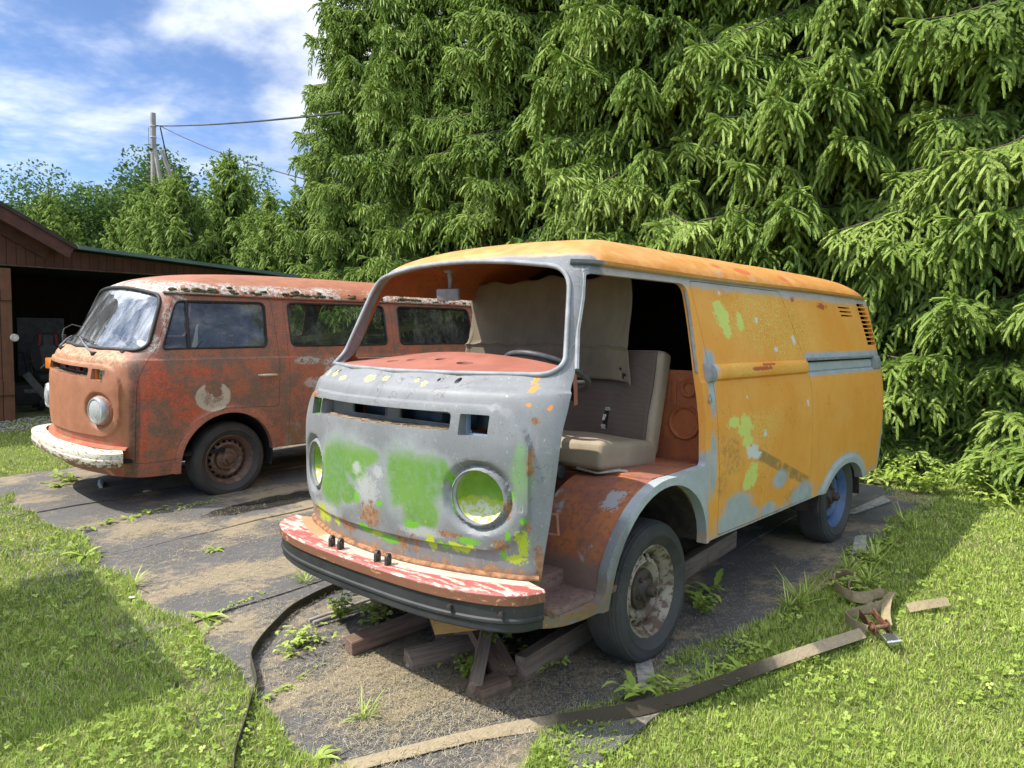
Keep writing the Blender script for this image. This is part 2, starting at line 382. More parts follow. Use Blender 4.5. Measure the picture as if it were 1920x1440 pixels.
def orange_paint():
    m = Mat('weathered_orange_and_primer_paint', .55)
    x, y, z = m.xyz
    nb = m.noise(3.0, 5, .6); nm = m.noise(11, 6, .6); nf = m.noise(38, 6, .65); nff = m.noise(130, 4, .7)
    st = m.noise(1.0, 6, .6, vec=m.vec((26, 26, 2.2)))                # vertical run-down streaks
    # orange top coat, chalky and a little uneven
    org = m.mix(m.step(nb, .3, .72), (.76, .315, .042), (.80, .385, .08))
    org = m.mix(m.mul(m.step(st, .52, .75), .28), org, (.60, .25, .045))
    org = m.mix(m.mul(m.step(nff, .62, .74), .5), org, (.36, .15, .03))
    # roof: brighter orange with stripes of fade
    roofz = m.step(m.add(z, m.mul(m.sub(nm, .5), .012)), 1.708, 1.722)
    rorg = m.mix(m.step(nm, .35, .7), (.54, .225, .04), (.62, .31, .10))
    rorg = m.mix(m.mul(m.step(nf, .56, .70), .6), rorg, (.40, .19, .075)); rorg = m.mix(m.mul(m.step(m.noise(5, 6, .68, vec=m.vec((1, 1, 1), (8, 8, 1))), .56, .68), .45), rorg, (.36, .33, .27))
    rorg = m.mix(m.blobs([(-1.2, 1.80, .10, .02), (-1.75, 1.79, .05, .02), (-.9, 1.81, .05, .012)], 'x', nf, .5, .1), rorg, (.55, .14, .04))
    c = m.mix(roofz, org, rorg)
    nsm = m.add(m.mul(nf, .45), m.mul(nff, .55)); side = m.sub(1, roofz)
    speck = m.mul(m.blobs(SPECK, 'x', nm, .6, .6), m.step(m.noise(140, 4, .7, vec=m.vec((1, 1, .6))),   .52, .585))
    c = m.mix(m.mul(speck, .95), c, (.70, .64, .17))
    c = m.mix(m.mul(m.step(m.noise(60, 3, .6, vec=m.vec((1, 1, .4))), .70, .73), m.mul(side, .7)), c, (.62, .45, .12))
    c = m.mix(m.blobs(PALE, 'x', m.add(m.mul(nf, .6), m.mul(nm, .4)), 1.6, .05), c, (.60, .66, .16))
    c = m.mix(m.mul(m.blobs(BROWN, 'x', nm, .9, .4), m.mul(m.step(nf, .36, .66), .6)), c, (.30, .16, .045))
    c = m.mix(m.blobs(REDS, 'x', nf, 1.6, .1), c, (.42, .10, .04))
    # dark diagonal scrape
    dg = m.math('ABSOLUTE', m.sub(m.add(z, m.mul(x, -.34)), 1.115))
    dgm = m.mul(m.mul(m.step(dg, .038, .026), m.mul(m.step(x, -1.76, -1.70), m.step(x, -.84, -.87))), m.step(nm, .30, .55))
    c = m.mix(m.mul(dgm, .75), c, (.20, .15, .06))
    # grey primer sprayed along sill, arches, pillar, gutter and rail
    gs = m.blobs(GREYS, 'x', nm, .45, .35)
    sill = m.step(m.add(z, m.mul(m.sub(nm, .5), .22)), .47, .39)
    top = m.mul(m.step(m.add(z, m.mul(m.sub(nm, .5), .05)), 1.650, 1.685), m.step(z, 1.720, 1.710))
    ra = m.math('LENGTH', 1) if False else None
    q = m.n('ShaderNodeVectorMath', operation='LENGTH'); m.put(q.inputs[0], m.vec((1/.42, 0, 1/.27), (2.43/.42, 0, -.30/.27)))
    arch = m.step(m.add(q.outputs['Value'], m.mul(m.sub(nm, .5), .12)), 1.30, 1.17)
    rail = m.mul(m.step(m.math('ABSOLUTE', m.sub(m.add(z, m.mul(m.sub(nm, .5), .02)), 1.255)), .085, .062), m.step(x, -1.70, -1.74))
    tail = m.mul(m.step(m.add(x, m.mul(m.sub(nm, .5), .1)), -3.12, -3.2), m.step(z, .85, .62))
    fend = m.mul(m.step(x, -.42, -.38), m.step(m.add(z, m.mul(m.sub(nm, .5), .06)), .90, .84))
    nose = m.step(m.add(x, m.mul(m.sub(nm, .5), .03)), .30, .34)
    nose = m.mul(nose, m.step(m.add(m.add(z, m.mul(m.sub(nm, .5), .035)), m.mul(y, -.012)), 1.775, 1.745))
    gmask = m.mx(gs, sill, m.mul(top, .85), arch, rail, m.mul(tail, .9), fend, nose)
    grey = m.mix(m.step(nb, .3, .7), (.155, .163, .168), (.225, .233, .237))
    grey = m.mix(m.mul(m.step(m.noise(5, 6, .65, dist=.6), .55, .75), .5), grey, (.29, .30, .30))
    grey = m.mix(m.mul(m.step(st, .55, .75), .35), grey, (.26, .272, .28))
    grey = m.mix(m.mul(m.step(m.noise(4, 6, .7, vec=m.vec((1, 1, .4), (5, 3, 1))), .53, .70), .5), grey, (.165, .15, .125))
    grey = m.mix(m.mul(m.step(nff, .57, .70), .6), grey, (.115, .105, .09))
    grey = m.mix(m.mul(m.step(m.noise(90, 3, .6, vec=m.vec((1, 1, .5), (9, 2, 4))), .66, .70), .7), grey, (.40, .41, .39))
    cr = m.step(m.math('ABSOLUTE', m.sub(m.noise(6, 3, .6, vec=m.vec((1, 1, 1), (2, 8, 5))), .5)), .0075, .003)
    cr = m.mul(cr, m.step(m.noise(2.7, 3, .6, vec=m.vec((1, 1, 1), (6, 1, 9))), .50, .60))
    sc_ = m.step(m.math('ABSOLUTE', m.sub(m.noise(3.2, 2, .5, vec=m.vec((1, 2.2, .8), (1, 4, 2))), .5)), .0035, .0015)
    sc_ = m.mul(sc_, m.step(m.noise(5, 3, .6, vec=m.vec((1, 1, 1), (3, 3, 7))), .56, .62))
    grey = m.mix(m.mul(cr, .7), grey, (.09, .075, .06)); grey = m.mix(m.mul(sc_, .7), grey, (.48, .49, .48))
    smear = m.step(m.noise(1.0, 5, .7, vec=m.vec((7, 3, 22), (4, 4, 4))), .60, .74); grey = m.mix(m.mul(smear, .45), grey, (.31, .32, .315))
    c = m.mix(m.mul(cr, .35), c, (.30, .13, .03))
    sidegrey = m.mix(m.step(nm, .3, .7), (.33, .37, .385), (.42, .455, .465)); sidegrey = m.mix(m.mul(m.step(nff, .57, .70), .5), sidegrey, (.20, .19, .16))  # sprayed side primer, its grey lightened to offset the shade on that side
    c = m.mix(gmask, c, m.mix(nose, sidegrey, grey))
    c = m.mix(m.blobs(WHITES, 'x', nsm, 2.2, .08), c, (.62, .64, .60))
    # nose patches
    nz_on = m.step(x, .45, .5)
    halo = m.mul(nz_on, m.blobs([(a, b, c_*1.22, d*1.22) for a, b, c_, d in GREEN], 'y', nm, .35, .35))
    c = m.mix(m.mul(halo, .4), c, (.40, .45, .46))
    gr = m.mul(m.math('MULTIPLY_ADD', m.step(m.add(nf, m.mul(m.sub(nb, .5), .8)), .30, .55), .28, .72), m.blobs(GREEN, 'y', m.add(m.mul(nm, .75), m.mul(nf, .25)), .75, .24))
    topfade = m.step(m.add(z, m.mul(m.sub(nm, .5), .05)), .97, .90)
    c = m.mix(m.mul(m.mul(nz_on, gr), m.math('MULTIPLY_ADD', topfade, .6, .4)), c, m.mix(m.step(nb, .3, .7), (.095, .225, .034), (.15, .275, .055)))
    c = m.mix(m.mul(nz_on, m.mul(m.blobs(GREENF, 'y', nm, .4, .6), .45)), c, (.16, .40, .06))
    c = m.mix(m.mul(nz_on, m.mul(m.blobs(WHITE, 'y', nsm, 1.6, .5), .7)), c, (.42, .43, .41))
    chip = m.mul(nz_on, m.mul(m.step(m.noise(46, 4, .6), .665, .69), m.step(z, .80, .55)))
    c = m.mix(chip, c, (.40, .48, .05))
    c = m.mix(m.mul(nz_on, m.blobs(YG, 'y', nsm, 2.4, .05)), c, (.38, .47, .03))
    c = m.mix(m.mul(nz_on, m.blobs(GCH, 'y', nsm, 2.4, .05)), c, (.14, .38, .03))
    c = m.mix(m.mul(nz_on, m.blobs(YEL, 'y', nsm, 2.4, .05)), c, (.68, .56, .16))
    c = m.mix(m.mul(nz_on, m.blobs(ORF, 'y', nsm, 2.4, .05)), c, (.72, .25, .03))
    c = m.mix(m.mul(nz_on, m.blobs([(.10, 1.792, .10, .016), (.30, 1.79, .05, .008)], 'y', nf, .7, .06)), c, (.66, .56, .20))
    # rust: patches on the nose, a band above the front ledge, pinholes everywhere
    rcol = m.mix(m.step(nf, .35, .65), (.20, .075, .022), (.40, .20, .08))
    rz = m.mul(nz_on, m.step(m.add(z, m.mul(m.sub(nm, .5), .16)), .545, .50))
    rz = m.mul(rz, m.math('MULTIPLY_ADD', m.step(nf, .40, .58), .8, .2))
    c = m.mix(m.mx(m.mul(nz_on, m.mul(m.blobs(RUST, 'y', nf, 1.7, .3), m.math('MULTIPLY_ADD', m.step(nff, .35, .6), .5, .5))), rz), c, rcol)
    pin = m.step(m.add(m.noise(80, 3, .75), m.mul(m.noise(3.5, 3, .6), .22)), .775, .80)
    c = m.mix(m.mul(pin, .75), c, (.16, .09, .05))
    edge = m.mul(m.step(m.add(z, m.mul(m.sub(nm, .5), .10)), .43, .39), m.step(nf, .42, .6))
    c = m.mix(m.mul(edge, .8), c, (.24, .15, .08))
    m.color(c); m.rough(m.math('MULTIPLY_ADD', nm, .3, .38))
    m.bump(m.add(m.mul(nm, .35), m.add(m.mul(nf, .25), m.mul(gmask, .06))), .22, .006)
    return m.m

def inner_paint():
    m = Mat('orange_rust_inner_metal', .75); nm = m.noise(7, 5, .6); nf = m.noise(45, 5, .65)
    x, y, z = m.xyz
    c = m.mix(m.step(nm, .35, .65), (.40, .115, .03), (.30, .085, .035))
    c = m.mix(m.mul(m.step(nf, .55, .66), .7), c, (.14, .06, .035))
    c = m.mix(m.mul(m.step(m.add(x, m.mul(nm, .1)), -.60, -.66), .96), c, (.03, .026, .022))  # cargo end turned near black, its darkness put into the colour
    return m.color(c).m

LICH_R = [(-.2, 1.755, .75, .04), (.2, 1.74, .3, .03), (-1.1, 1.755, .3, .03), (-1.75, 1.755, .45, .045), (-2.5, 1.755, .6, .04), (.36, 1.62, .05, .14), (.46, 1.45, .05, .15), (.62, 1.34, .07, .08)]
def red_paint():
    m = Mat('rusty_red_paint_with_lichen', .72)
    x, y, z = m.xyz
    nb = m.noise(2.6, 5, .6); nm = m.noise(9, 6, .62); nf = m.noise(34, 6, .68); nff = m.noise(120, 4, .7); pit = m.noise(75, 5, .72)
    st = m.noise(1.0, 6, .62, vec=m.vec((30, 30, 1.6)))
    dull = m.mix(m.step(nm, .40, .62), (.40, .13, .07), (.25, .14, .095))
    red = m.mix(nb, (.54, .095, .04), (.45, .085, .042))
    bright = m.blobs([(.69, .98, .09, .17), (.60, 1.05, .12, .12), (.45, .93, .10, .12), (.36, .76, .13, .035), (.30, .60, .05, .2), (.70, .66, .035, .3), (.25, 1.1, .18, .03)], 'x', nm, .75, .5)
    bright = m.mx(bright, m.mul(m.step(m.noise(4.2, 5, .6), .55, .66), m.step(x, -.5, -.55)))
    c = m.mix(m.mul(bright, .95), dull, m.mix(m.step(nf, .4, .6), red, (.62, .12, .045)))
    pink = m.step(m.add(z, m.mul(m.sub(nm, .5), .2)), 1.26, 1.32)
    c = m.mix(m.mul(pink, .55), c, (.36, .12, .08))
    arc = m.n('ShaderNodeVectorMath', operation='LENGTH'); m.put(arc.inputs[0], m.vec((1, 0, 1), (0, 0, -.36)))
    ar = m.mul(m.step(m.add(arc.outputs['Value'], m.mul(m.sub(nm, .5), .03)), .50, .46), m.step(x, .52, .45))
    c = m.mix(m.mul(ar, .8), c, (.44, .16, .10))
    grime = m.step(m.add(m.add(pit, m.mul(m.sub(nff, .5), .35)), m.mul(m.sub(nm, .5), .6)), .45, .57)
    c = m.mix(m.mul(grime, .70), c, m.mix(nb, (.11, .065, .045), (.18, .13, .095)))
    grain = m.step(nff, .56, .68)
    c = m.mix(m.mul(grain, .55), c, (.40, .32, .26))
    # nose: tan, rust run down it
    nose = m.step(m.add(x, m.mul(m.sub(nm, .5), .05)), .745, .80)
    nose = m.mul(nose, m.step(z, 1.285, 1.26))
    nc = m.mix(m.step(nm, .3, .7), (.39, .165, .083), (.31, .115, .056))
    nc = m.mix(m.mul(m.step(st, .50, .68), .75), nc, (.34, .14, .065))
    nc = m.mix(m.mul(m.step(m.noise(1.0, 5, .6, vec=m.vec((60, 60, 4), (3, 1, 2))), .62, .72), .6), nc, (.13, .06, .035))
    up = m.mul(m.step(z, 1.10, 1.2), m.step(nf, .44, .58)); nc = m.mix(m.mul(up, .75), nc, (.50, .36, .20))
    low = m.mul(m.step(m.add(z, m.mul(m.sub(nm, .5), .1)), .60, .56), m.step(nm, .5, .6)); nc = m.mix(low, nc, (.40, .09, .05))
    c = m.mix(nose, c, nc)
    corner = m.mul(m.mul(m.step(x, .71, .73), m.step(x, .80, .77)), m.step(z, 1.24, 1.1))
    c = m.mix(m.mul(corner, m.math('MULTIPLY_ADD', m.step(nf, .35, .6), .5, .35)), c, (.085, .05, .035))
    # roof: sun bleached, lichen crust along the gutter
    rf = m.step(m.add(z, m.mul(m.sub(nm, .5), .01)), 1.735, 1.75)
    rc = m.mix(m.step(nm, .3, .7), (.36, .14, .066), (.29, .10, .048)); rc = m.mix(m.mul(m.step(nf, .55, .68), .4), rc, (.36, .14, .09))
    c = m.mix(rf, c, rc)
    lz = m.add(z, m.mul(m.sub(nb, .5), .09))
    band = m.mul(m.step(z, 1.722, 1.730), m.step(lz, 1.845, 1.80)); band = m.mul(band, m.step(m.noise(2.3, 4, .6), .36, .46))
    scat = m.mul(m.step(z, 1.0, 1.35), .13)
    lm = m.mx(m.mul(band, m.step(m.add(nf, m.mul(m.sub(nm, .5), .5)), .43, .53)), m.mul(m.blobs(LICH_R[5:], 'x', nm, .7, .3), m.step(nf, .45, .53)))
    lm = m.mx(lm, m.step(m.add(m.noise(70, 4, .7), m.mul(scat, .35)), .70, .735))
    patch = m.blobs([(-.75, 1.17, .14, .035), (-1.1, 1.15, .2, .05), (-.8, .97, .10, .05), (-.86, .88, .07, .05), (-1.0, 1.07, .08, .06)], 'x', nf, .9, .2)
    lm = m.mx(lm, m.mul(patch, m.mul(m.step(nf, .40, .52), .9)))
    c = m.mix(lm, c, m.mix(m.step(m.noise(90, 4, .7), .35, .65), (.30, .27, .22), (.60, .60, .55)))
    # pale half ring left by a torn emblem on the door
    q = m.n('ShaderNodeVectorMath', operation='LENGTH'); m.put(q.inputs[0], m.vec((1/.155, 0, 1/.125), (-.15/.155, 0, -.895/.125)))
    dm = m.add(q.outputs['Value'], m.mul(m.sub(nf, .5), .25))
    disc = m.step(dm, 1.0, .93)
    bite = m.blobs([(.15, 1.0, .075, .09), (.12, .93, .04, .05)], 'x', nf, .6, .1)
    dk = m.mul(disc, m.sub(1, bite))
    dk = m.mul(dk, m.math('MULTIPLY_ADD', m.step(m.add(m.add(m.mul(nf, .5), m.mul(nff, .5)), m.mul(m.step(q.outputs['Value'], .35, .9), .14)), .47, .60), .75, .22))
    c = m.mix(m.mul(dk, m.step(y, .3, .4)), c, m.mix(nff, (.36, .33, .24), (.66, .62, .50)))
    # sill and low panels: grey green bare filler
    lowp = m.mul(m.step(m.add(z, m.mul(m.sub(nm, .5), .08)), .63, .60), m.step(x, -.52, -.55))
    c = m.mix(m.mul(lowp, .85), c, m.mix(m.step(nm, .42, .6), (.26, .25, .20), (.25, .13, .07)))
    drk = m.step(m.noise(52, 3, .75), .69, .72)
    c = m.mix(m.mul(drk, .8), c, (.05, .035, .025))
    m.color(c); m.rough(m.math('MULTIPLY_ADD', nf, .25, .5))
    m.bump(m.add(m.mul(nf, .3), m.add(m.mul(pit, .35), m.mul(lm, .5))), .38, .008)
    return m.m

def bumper_paint(kind):
    m = Mat('flaking_bumper_paint_' + kind, .6); x, y, z = m.xyz
    nm = m.noise(9, 6, .62); nf = m.noise(30, 6, .7, vec=m.vec((1.6, .35, 1.6)))
    if kind == 'orange':
        q = m.math('POWER', m.math('ABSOLUTE', y), 2.2)
        inner = m.step(m.add(m.add(x, m.mul(q, .36)), m.mul(m.sub(nm, .5), .03)), 1.065, 1.053)
        red = m.mix(nm, (.42, .105, .085), (.36, .10, .09)); wh = m.mix(m.step(m.noise(70, 4, .7), .4, .6), (.62, .57, .47), (.50, .42, .32))
        top = m.mix(m.step(nf, .50, .57), red, wh)
        left = m.step(m.add(y, m.mul(m.sub(nm, .5), .3)), -.30, -.45)
        inn = m.mix(m.mul(m.step(nf, .5, .6), .7), wh, (.30, .25, .19)); inn = m.mix(m.mul(left, .85), inn, m.mix(nf, (.40, .18, .06), (.46, .25, .10)))
        c = m.mix(inner, top, inn)
        front = m.step(z, .484, .478)
        fr = m.mix(m.step(nf, .57, .66), m.mix(nm, (.155, .065, .035), (.22, .09, .05)), (.55, .30, .15))
        c = m.mix(front, c, fr)
    else:
        wh = m.mix(nm, (.72, .69, .60), (.62, .57, .46))
        rs = m.step(m.add(nf, m.mul(m.step(z, .46, .40), .10)), .545, .60)
        c = m.mix(m.mul(m.step(z, .50, .40), m.mul(m.step(nm, .45, .6), .6)), wh, (.46, .36, .20))
        c = m.mix(rs, c, m.mix(nm, (.25, .13, .06), (.12, .08, .05)))
    m.color(c); m.bump(m.add(nf, nm), .2, .004); return m.m

MAT = {}
def mk():
    M_ = MAT
    M_['orange'] = orange_paint(); M_['red'] = red_paint(); M_['inner'] = inner_paint()
    M_['inner_red'] = simple('dull_red_inner_metal', (.10, .05, .035), .8, .4, 8)
    M_['bump_o'] = bumper_paint('orange'); M_['bump_r'] = bumper_paint('white')
    m = Mat('scuffed_black_rubber', .62); nf = m.noise(60, 5, .7); nm = m.noise(6, 5, .6)
    c = m.mix(m.step(nm, .3, .7), (.018, .019, .021), (.035, .036, .037)); c = m.mix(m.mul(m.step(nf, .64, .70), .6), c, (.16, .15, .14)); M_['rubber'] = m.color(c).m
    m = Mat('dusty_tyre_rubber', .8); nf = m.noise(55, 5, .7); nm = m.noise(5, 5, .6)
    c = m.mix(m.step(nm, .3, .7), (.030, .030, .029), (.058, .056, .052)); c = m.mix(m.mul(m.step(nf, .56, .70), .5), c, (.10, .095, .085)); m.color(c)
    q = m.n('ShaderNodeVectorMath', operation='LENGTH'); m.put(q.inputs[0], m.vec((1, 0, 1)))
    x, y, z = m.xyz
    ang = m.math('ARCTAN2', z, x); rib = m.math('SINE', m.mul(ang, 260)); tread = m.step(q.outputs['Value'], .296, .303)
    groove = m.math('SINE', m.mul(y, 420))
    m.bump(m.add(m.mul(tread, m.add(groove, m.mul(rib, .5))), m.mul(nf, .4)), .45, .004); M_['tyre'] = m.m
    def rim(nm_, a, b, ru, amt):
        m = Mat(nm_, .55); nf = m.noise(30, 6, .68); nm = m.noise(9, 5, .6)
        c = m.mix(m.step(nm, .35, .65), a, b); c = m.mix(m.step(m.add(nf, m.mul(m.sub(nm, .5), .4)), amt, amt + .08), c, ru)
        m.color(c); m.bump(nf, .25, .003); return m.m
    M_['rim_cream'] = rim('cream_rim_with_rust', (.33, .29, .22), (.20, .17, .13), (.10, .06, .035), .49)
    M_['rim_blue'] = rim('blue_rim_paint', (.045, .105, .22), (.075, .135, .25), (.10, .08, .07), .60)
    M_['rim_rust'] = rim('brown_rusty_rim', (.14, .085, .06), (.085, .055, .042), (.20, .13, .085), .55)
    M_['dark_rust'] = rim('dark_rusty_iron', (.035, .026, .022), (.06, .040, .030), (.12, .065, .04), .58)
    M_['well'] = simple('dark_brown_wheel_well_metal', (.045, .032, .025), .9, .5, 14, bump=.4)  # dark brown all over the wheel wells and chassis
    m = Mat('rust_orange_wheelhouse_metal', .7); nm = m.noise(6, 5, .6); nf = m.noise(40, 5, .65)
    c = m.mix(m.step(nm, .42, .58), (.44, .15, .055), (.30, .115, .07)); c = m.mix(m.mul(m.step(nf, .50, .60), .7), c, (.19, .10, .065)); c = m.mix(m.step(m.noise(4, 5, .6, vec=m.vec((1, 1, 1), (7, 1, 3))), .60, .66), c, (.36, .36, .34))
    xx, yy, zz_ = m.xyz
    c = m.mix(m.mul(m.blobs([(.23, .70, .06, .055)], 'x', nf, 1.0, .1), m.mul(m.step(m.add(yy, m.mul(nf, .1)), .70, .72), m.step(m.add(yy, m.mul(nf, .1)), .80, .78))), c, (.36, .37, .36))
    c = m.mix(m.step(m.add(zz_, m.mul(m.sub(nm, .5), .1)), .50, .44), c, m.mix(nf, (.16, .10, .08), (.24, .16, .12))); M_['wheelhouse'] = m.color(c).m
    m = Mat('dirty_cab_floor', .9); nm = m.noise(7, 6, .65); nf = m.noise(50, 5, .7)
    c = m.mix(m.step(nm, .35, .65), (.15, .095, .075), (.24, .155, .12)); c = m.mix(m.mul(m.step(nf, .5, .62), .7), c, (.085, .055, .045)); m.color(c); m.bump(m.add(nm, nf), .4, .01); M_['floor'] = m.m
    m = Mat('salmon_dashboard_metal', .7); nm = m.noise(6, 5, .6); nf = m.noise(40, 5, .65)
    c = m.mix(m.step(nm, .35, .65), (.37, .135, .09), (.30, .10, .065)); c = m.mix(m.mul(m.step(nf, .54, .66), .5), c, (.25, .11, .08))
    x, y, z = m.xyz
    dots = m.mul(m.mul(m.step(m.math('ABSOLUTE', m.sub(y, -.13)), .055, .05), m.step(m.math('ABSOLUTE', m.sub(x, .55)), .05, .045)), m.step(m.voro(95, rnd=0.0), .33, .27))
    M_['dash'] = m.color(m.mix(m.mul(dots, .8), c, (.07, .04, .03))).m
    m = Mat('perforated_grey_brown_cloth', .95); v = m.voro(115, rnd=0.0); nm = m.noise(5, 5, .6)
    c = m.mix(m.step(nm, .3, .7), (.205, .165, .112), (.165, .132, .09)); c = m.mix(m.mul(m.step(v, .27, .20), .55), c, (.07, .058, .045)); m.color(c); m.bump(m.noise(40, 4, .6), .2, .004); M_['cloth'] = m.m
    m = Mat('dark_brown_woven_seat', .9); ck = m.voro(150, rnd=0.0); nm = m.noise(5, 5, .6)
    c = m.mix(m.step(nm, .3, .7), (.105, .076, .058), (.138, .102, .080)); c = m.mix(m.mul(m.step(ck, .35, .2), .5), c, (.05, .038, .033)); m.color(c); m.bump(ck, .25, .003); M_['seat_dark'] = m.m
    m = Mat('beige_seat_vinyl', .7); nm = m.noise(6, 5, .6); nf = m.noise(60, 5, .65)
    c = m.mix(m.step(nm, .3, .7), (.34, .275, .19), (.27, .22, .15)); c = m.mix(m.mul(m.step(nf, .58, .68), .5), c, (.22, .17, .12)); m.color(c); m.bump(nm, .2, .01); M_['beige'] = m.m
    M_['foam'] = simple('torn_foam', (.50, .46, .38), .95, .25, 40)
    M_['grey_plastic'] = simple('dusty_grey_plastic', (.17, .175, .18), .6, .2, 20)
    M_['black_plastic'] = simple('dusty_black_plastic', (.028, .027, .027), .55, .4, 20)
    M_['wheel_rim'] = simple('faded_steering_wheel_plastic', (.07, .072, .074), .5, .3, 30)
    M_['steel'] = simple('worn_bare_steel', (.45, .45, .44), .4, .2, 30, metal=.8)
    M_['seal'] = simple('old_black_window_rubber', (.020, .019, .018), .65, .5, 40)
    M_['frame_grey'] = simple('pale_grey_primer_trim', (.24, .252, .26), .6, .2, 14, bump=.2)
    m = Mat('green_headlight_bowl', .45); x, y, z = m.xyz; nm = m.noise(16, 5, .6); nf = m.noise(60, 4, .6)
    c = m.mix(m.step(nm, .35, .65), (.14, .30, .025), (.20, .36, .03)); lo = m.step(m.add(z, m.mul(m.sub(nm, .5), .09)), .79, .775)
    c = m.mix(lo, c, m.mix(m.step(nf, .45, .5), (.46, .52, .06), (.40, .46, .04)))  # sunlit highlight of the lower bowl painted into the colour
    c = m.mix(m.mul(m.step(m.add(z, m.mul(m.sub(nm, .5), .12)), .765, .745), m.step(nf, .42, .5)), c, (.60, .62, .50)); M_['bowl'] = m.color(c).m
    m = Mat('dusty_vent_tray', .9); nf = m.noise(50, 6, .7); nm = m.noise(9, 5, .6); x, y, z = m.xyz
    c = m.mix(m.step(nm, .35, .65), (.28, .28, .26), (.22, .22, .20)); dd = m.mul(m.step(z, 1.055, 1.04), m.step(nf, .3, .45)); M_['vent'] = m.color(m.mix(dd, c, m.mix(nf, (.30, .22, .15), (.42, .33, .24)))).m
    M_['vent_red'] = simple('rusty_vent_tray', (.20, .10, .06), .85, .4, 30, bump=.3)
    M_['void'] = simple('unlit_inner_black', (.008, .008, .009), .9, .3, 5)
    M_['heater'] = simple('dusty_blue_heater_box', (.035, .06, .10), .6, .4, 10)
    M_['chrome'] = simple('dull_chrome', (.62, .62, .60), .25, .15, 25, metal=1.0)
    M_['galv'] = simple('dull_grey_headlight_ring', (.42, .43, .44), .4, .15, 25, metal=.5)
    def glass(nm_, tint, dust_sheen, dscale, f0):
        m = Mat(nm_, .06); nt = m.nt; out = nt.nodes['Material Output']
        tr = m.n('ShaderNodeBsdfTransparent'); tr.inputs[0].default_value = (*tint, 1)
        gl = m.n('ShaderNodeBsdfGlossy'); gl.inputs['Roughness'].default_value = .03; gl.inputs[0].default_value = (.95, .97, 1, 1)
        df = m.n('ShaderNodeBsdfDiffuse'); df.inputs[0].default_value = (.66, .70, .72, 1)  # pale dust film, also painted in for sky reflected on the windscreen
        fr = m.n('ShaderNodeFresnel'); fr.inputs[0].default_value = f0
        st = m.noise(1.0, 6, .65, vec=m.vec(dscale)); nb = m.noise(4, 5, .6); nf = m.noise(80, 3, .6)
        dm = m.mul(m.add(m.mul(m.step(st, .42, .72), .7), m.add(m.mul(nb, .35), m.mul(m.step(nf, .64, .68), .4))), dust_sheen)
        a = m.n('ShaderNodeMixShader'); m.put(a.inputs[0], dm); nt.links.new(tr.outputs[0], a.inputs[1]); nt.links.new(df.outputs[0], a.inputs[2])
        b = m.n('ShaderNodeMixShader'); nt.links.new(fr.outputs[0], b.inputs[0]); nt.links.new(a.outputs[0], b.inputs[1]); nt.links.new(gl.outputs[0], b.inputs[2])
        nt.links.new(b.outputs[0], out.inputs[0]); return m.m
    M_['windscreen'] = glass('streaky_windscreen_glass', (.78, .84, .86), .55, (4, 12, 3), 2.7)
    M_['side_glass'] = glass('dusty_side_glass', (.66, .70, .70), .32, (3, 3, 4), 1.75)
    M_['dark_glass'] = glass('dark_rear_side_glass', (.40, .46, .44), .14, (5, 5, 3), 1.6)
    m = Mat('ribbed_lamp_lens', .12); m.color((.62, .64, .62)); x, y, z = m.xyz
    m.bump(m.math('SINE', m.mul(y, 420)), .5, .004); m.b.inputs['Transmission Weight'].default_value = .25; M_['lens'] = m.m
    m = Mat('amber_lamp_plastic', .2); m.color((.60, .17, .015)); M_['amber'] = m.m
    m = Mat('clear_lamp_reflector', .18); nf = m.noise(40, 4); m.color(m.mix(m.step(nf, .4, .6), (.10, .11, .09), (.42, .43, .38))); m.metal(.5); M_['reflector'] = m.m
mk()
# ------------------------------------------------------------------ van builder
HL_Y, HL_Z = .54, .80
AF, AR = (0., .36), (-2.43, .30)                # wheel arch centres (x, z)
def disp_amount(X, Y, Z):
    a = np.zeros_like(X); Ya = np.abs(Y)
    front = sst(.62, .74, X) * (Z < 1.25)
    # belt crease all round: body steps out below it
    a += .009 * sst(1.212, 1.200, Z) * (Z < 1.4)
    a += .006*np.exp(-((Z-1.225)/.02)**2) * (Z < 1.3) * sst(.60, .72, X)
    # raised panel on the nose, rounded box
    qx, qz = Ya - (.722-.17), np.abs(Z - .872) - (.275-.17)
    sd = np.hypot(np.maximum(qx, 0), np.maximum(qz, 0)) + np.minimum(np.maximum(qx, qz), 0) - .17
    a += .016 * sst(.004, -.006, sd) * sst(.55, .66, X)
    # headlight dish and its raised collar
    d = np.hypot(Ya - HL_Y, Z - HL_Z); on = (X > .5)
    a -= .026 * sst(.150, .120, d) * on * (1 - .75*sst(.122, .108, d))
    # arch lips
    d = np.hypot(X - AF[0], Z - AF[1]); lip = sst(.455, .438, d)
    a += .013 * lip * (X > -.7) * (X < .62) * (Ya > .5) * (Z < .85)
    d = np.hypot((X - AR[0])/.42, (Z - AR[1])/.27); lip = sst(1.19, 1.12, d)
    a += .014 * lip * (X < -1.7) * (Ya > .5) * (Z < .75)
    a += .0016*np.sin(X*5.1+Z*3.3)*np.sin(Z*7.7-X*2.1+Y*4) + .0009*np.sin(X*13.7+Y*9)*np.sin(Z*17.3+1)
    return a

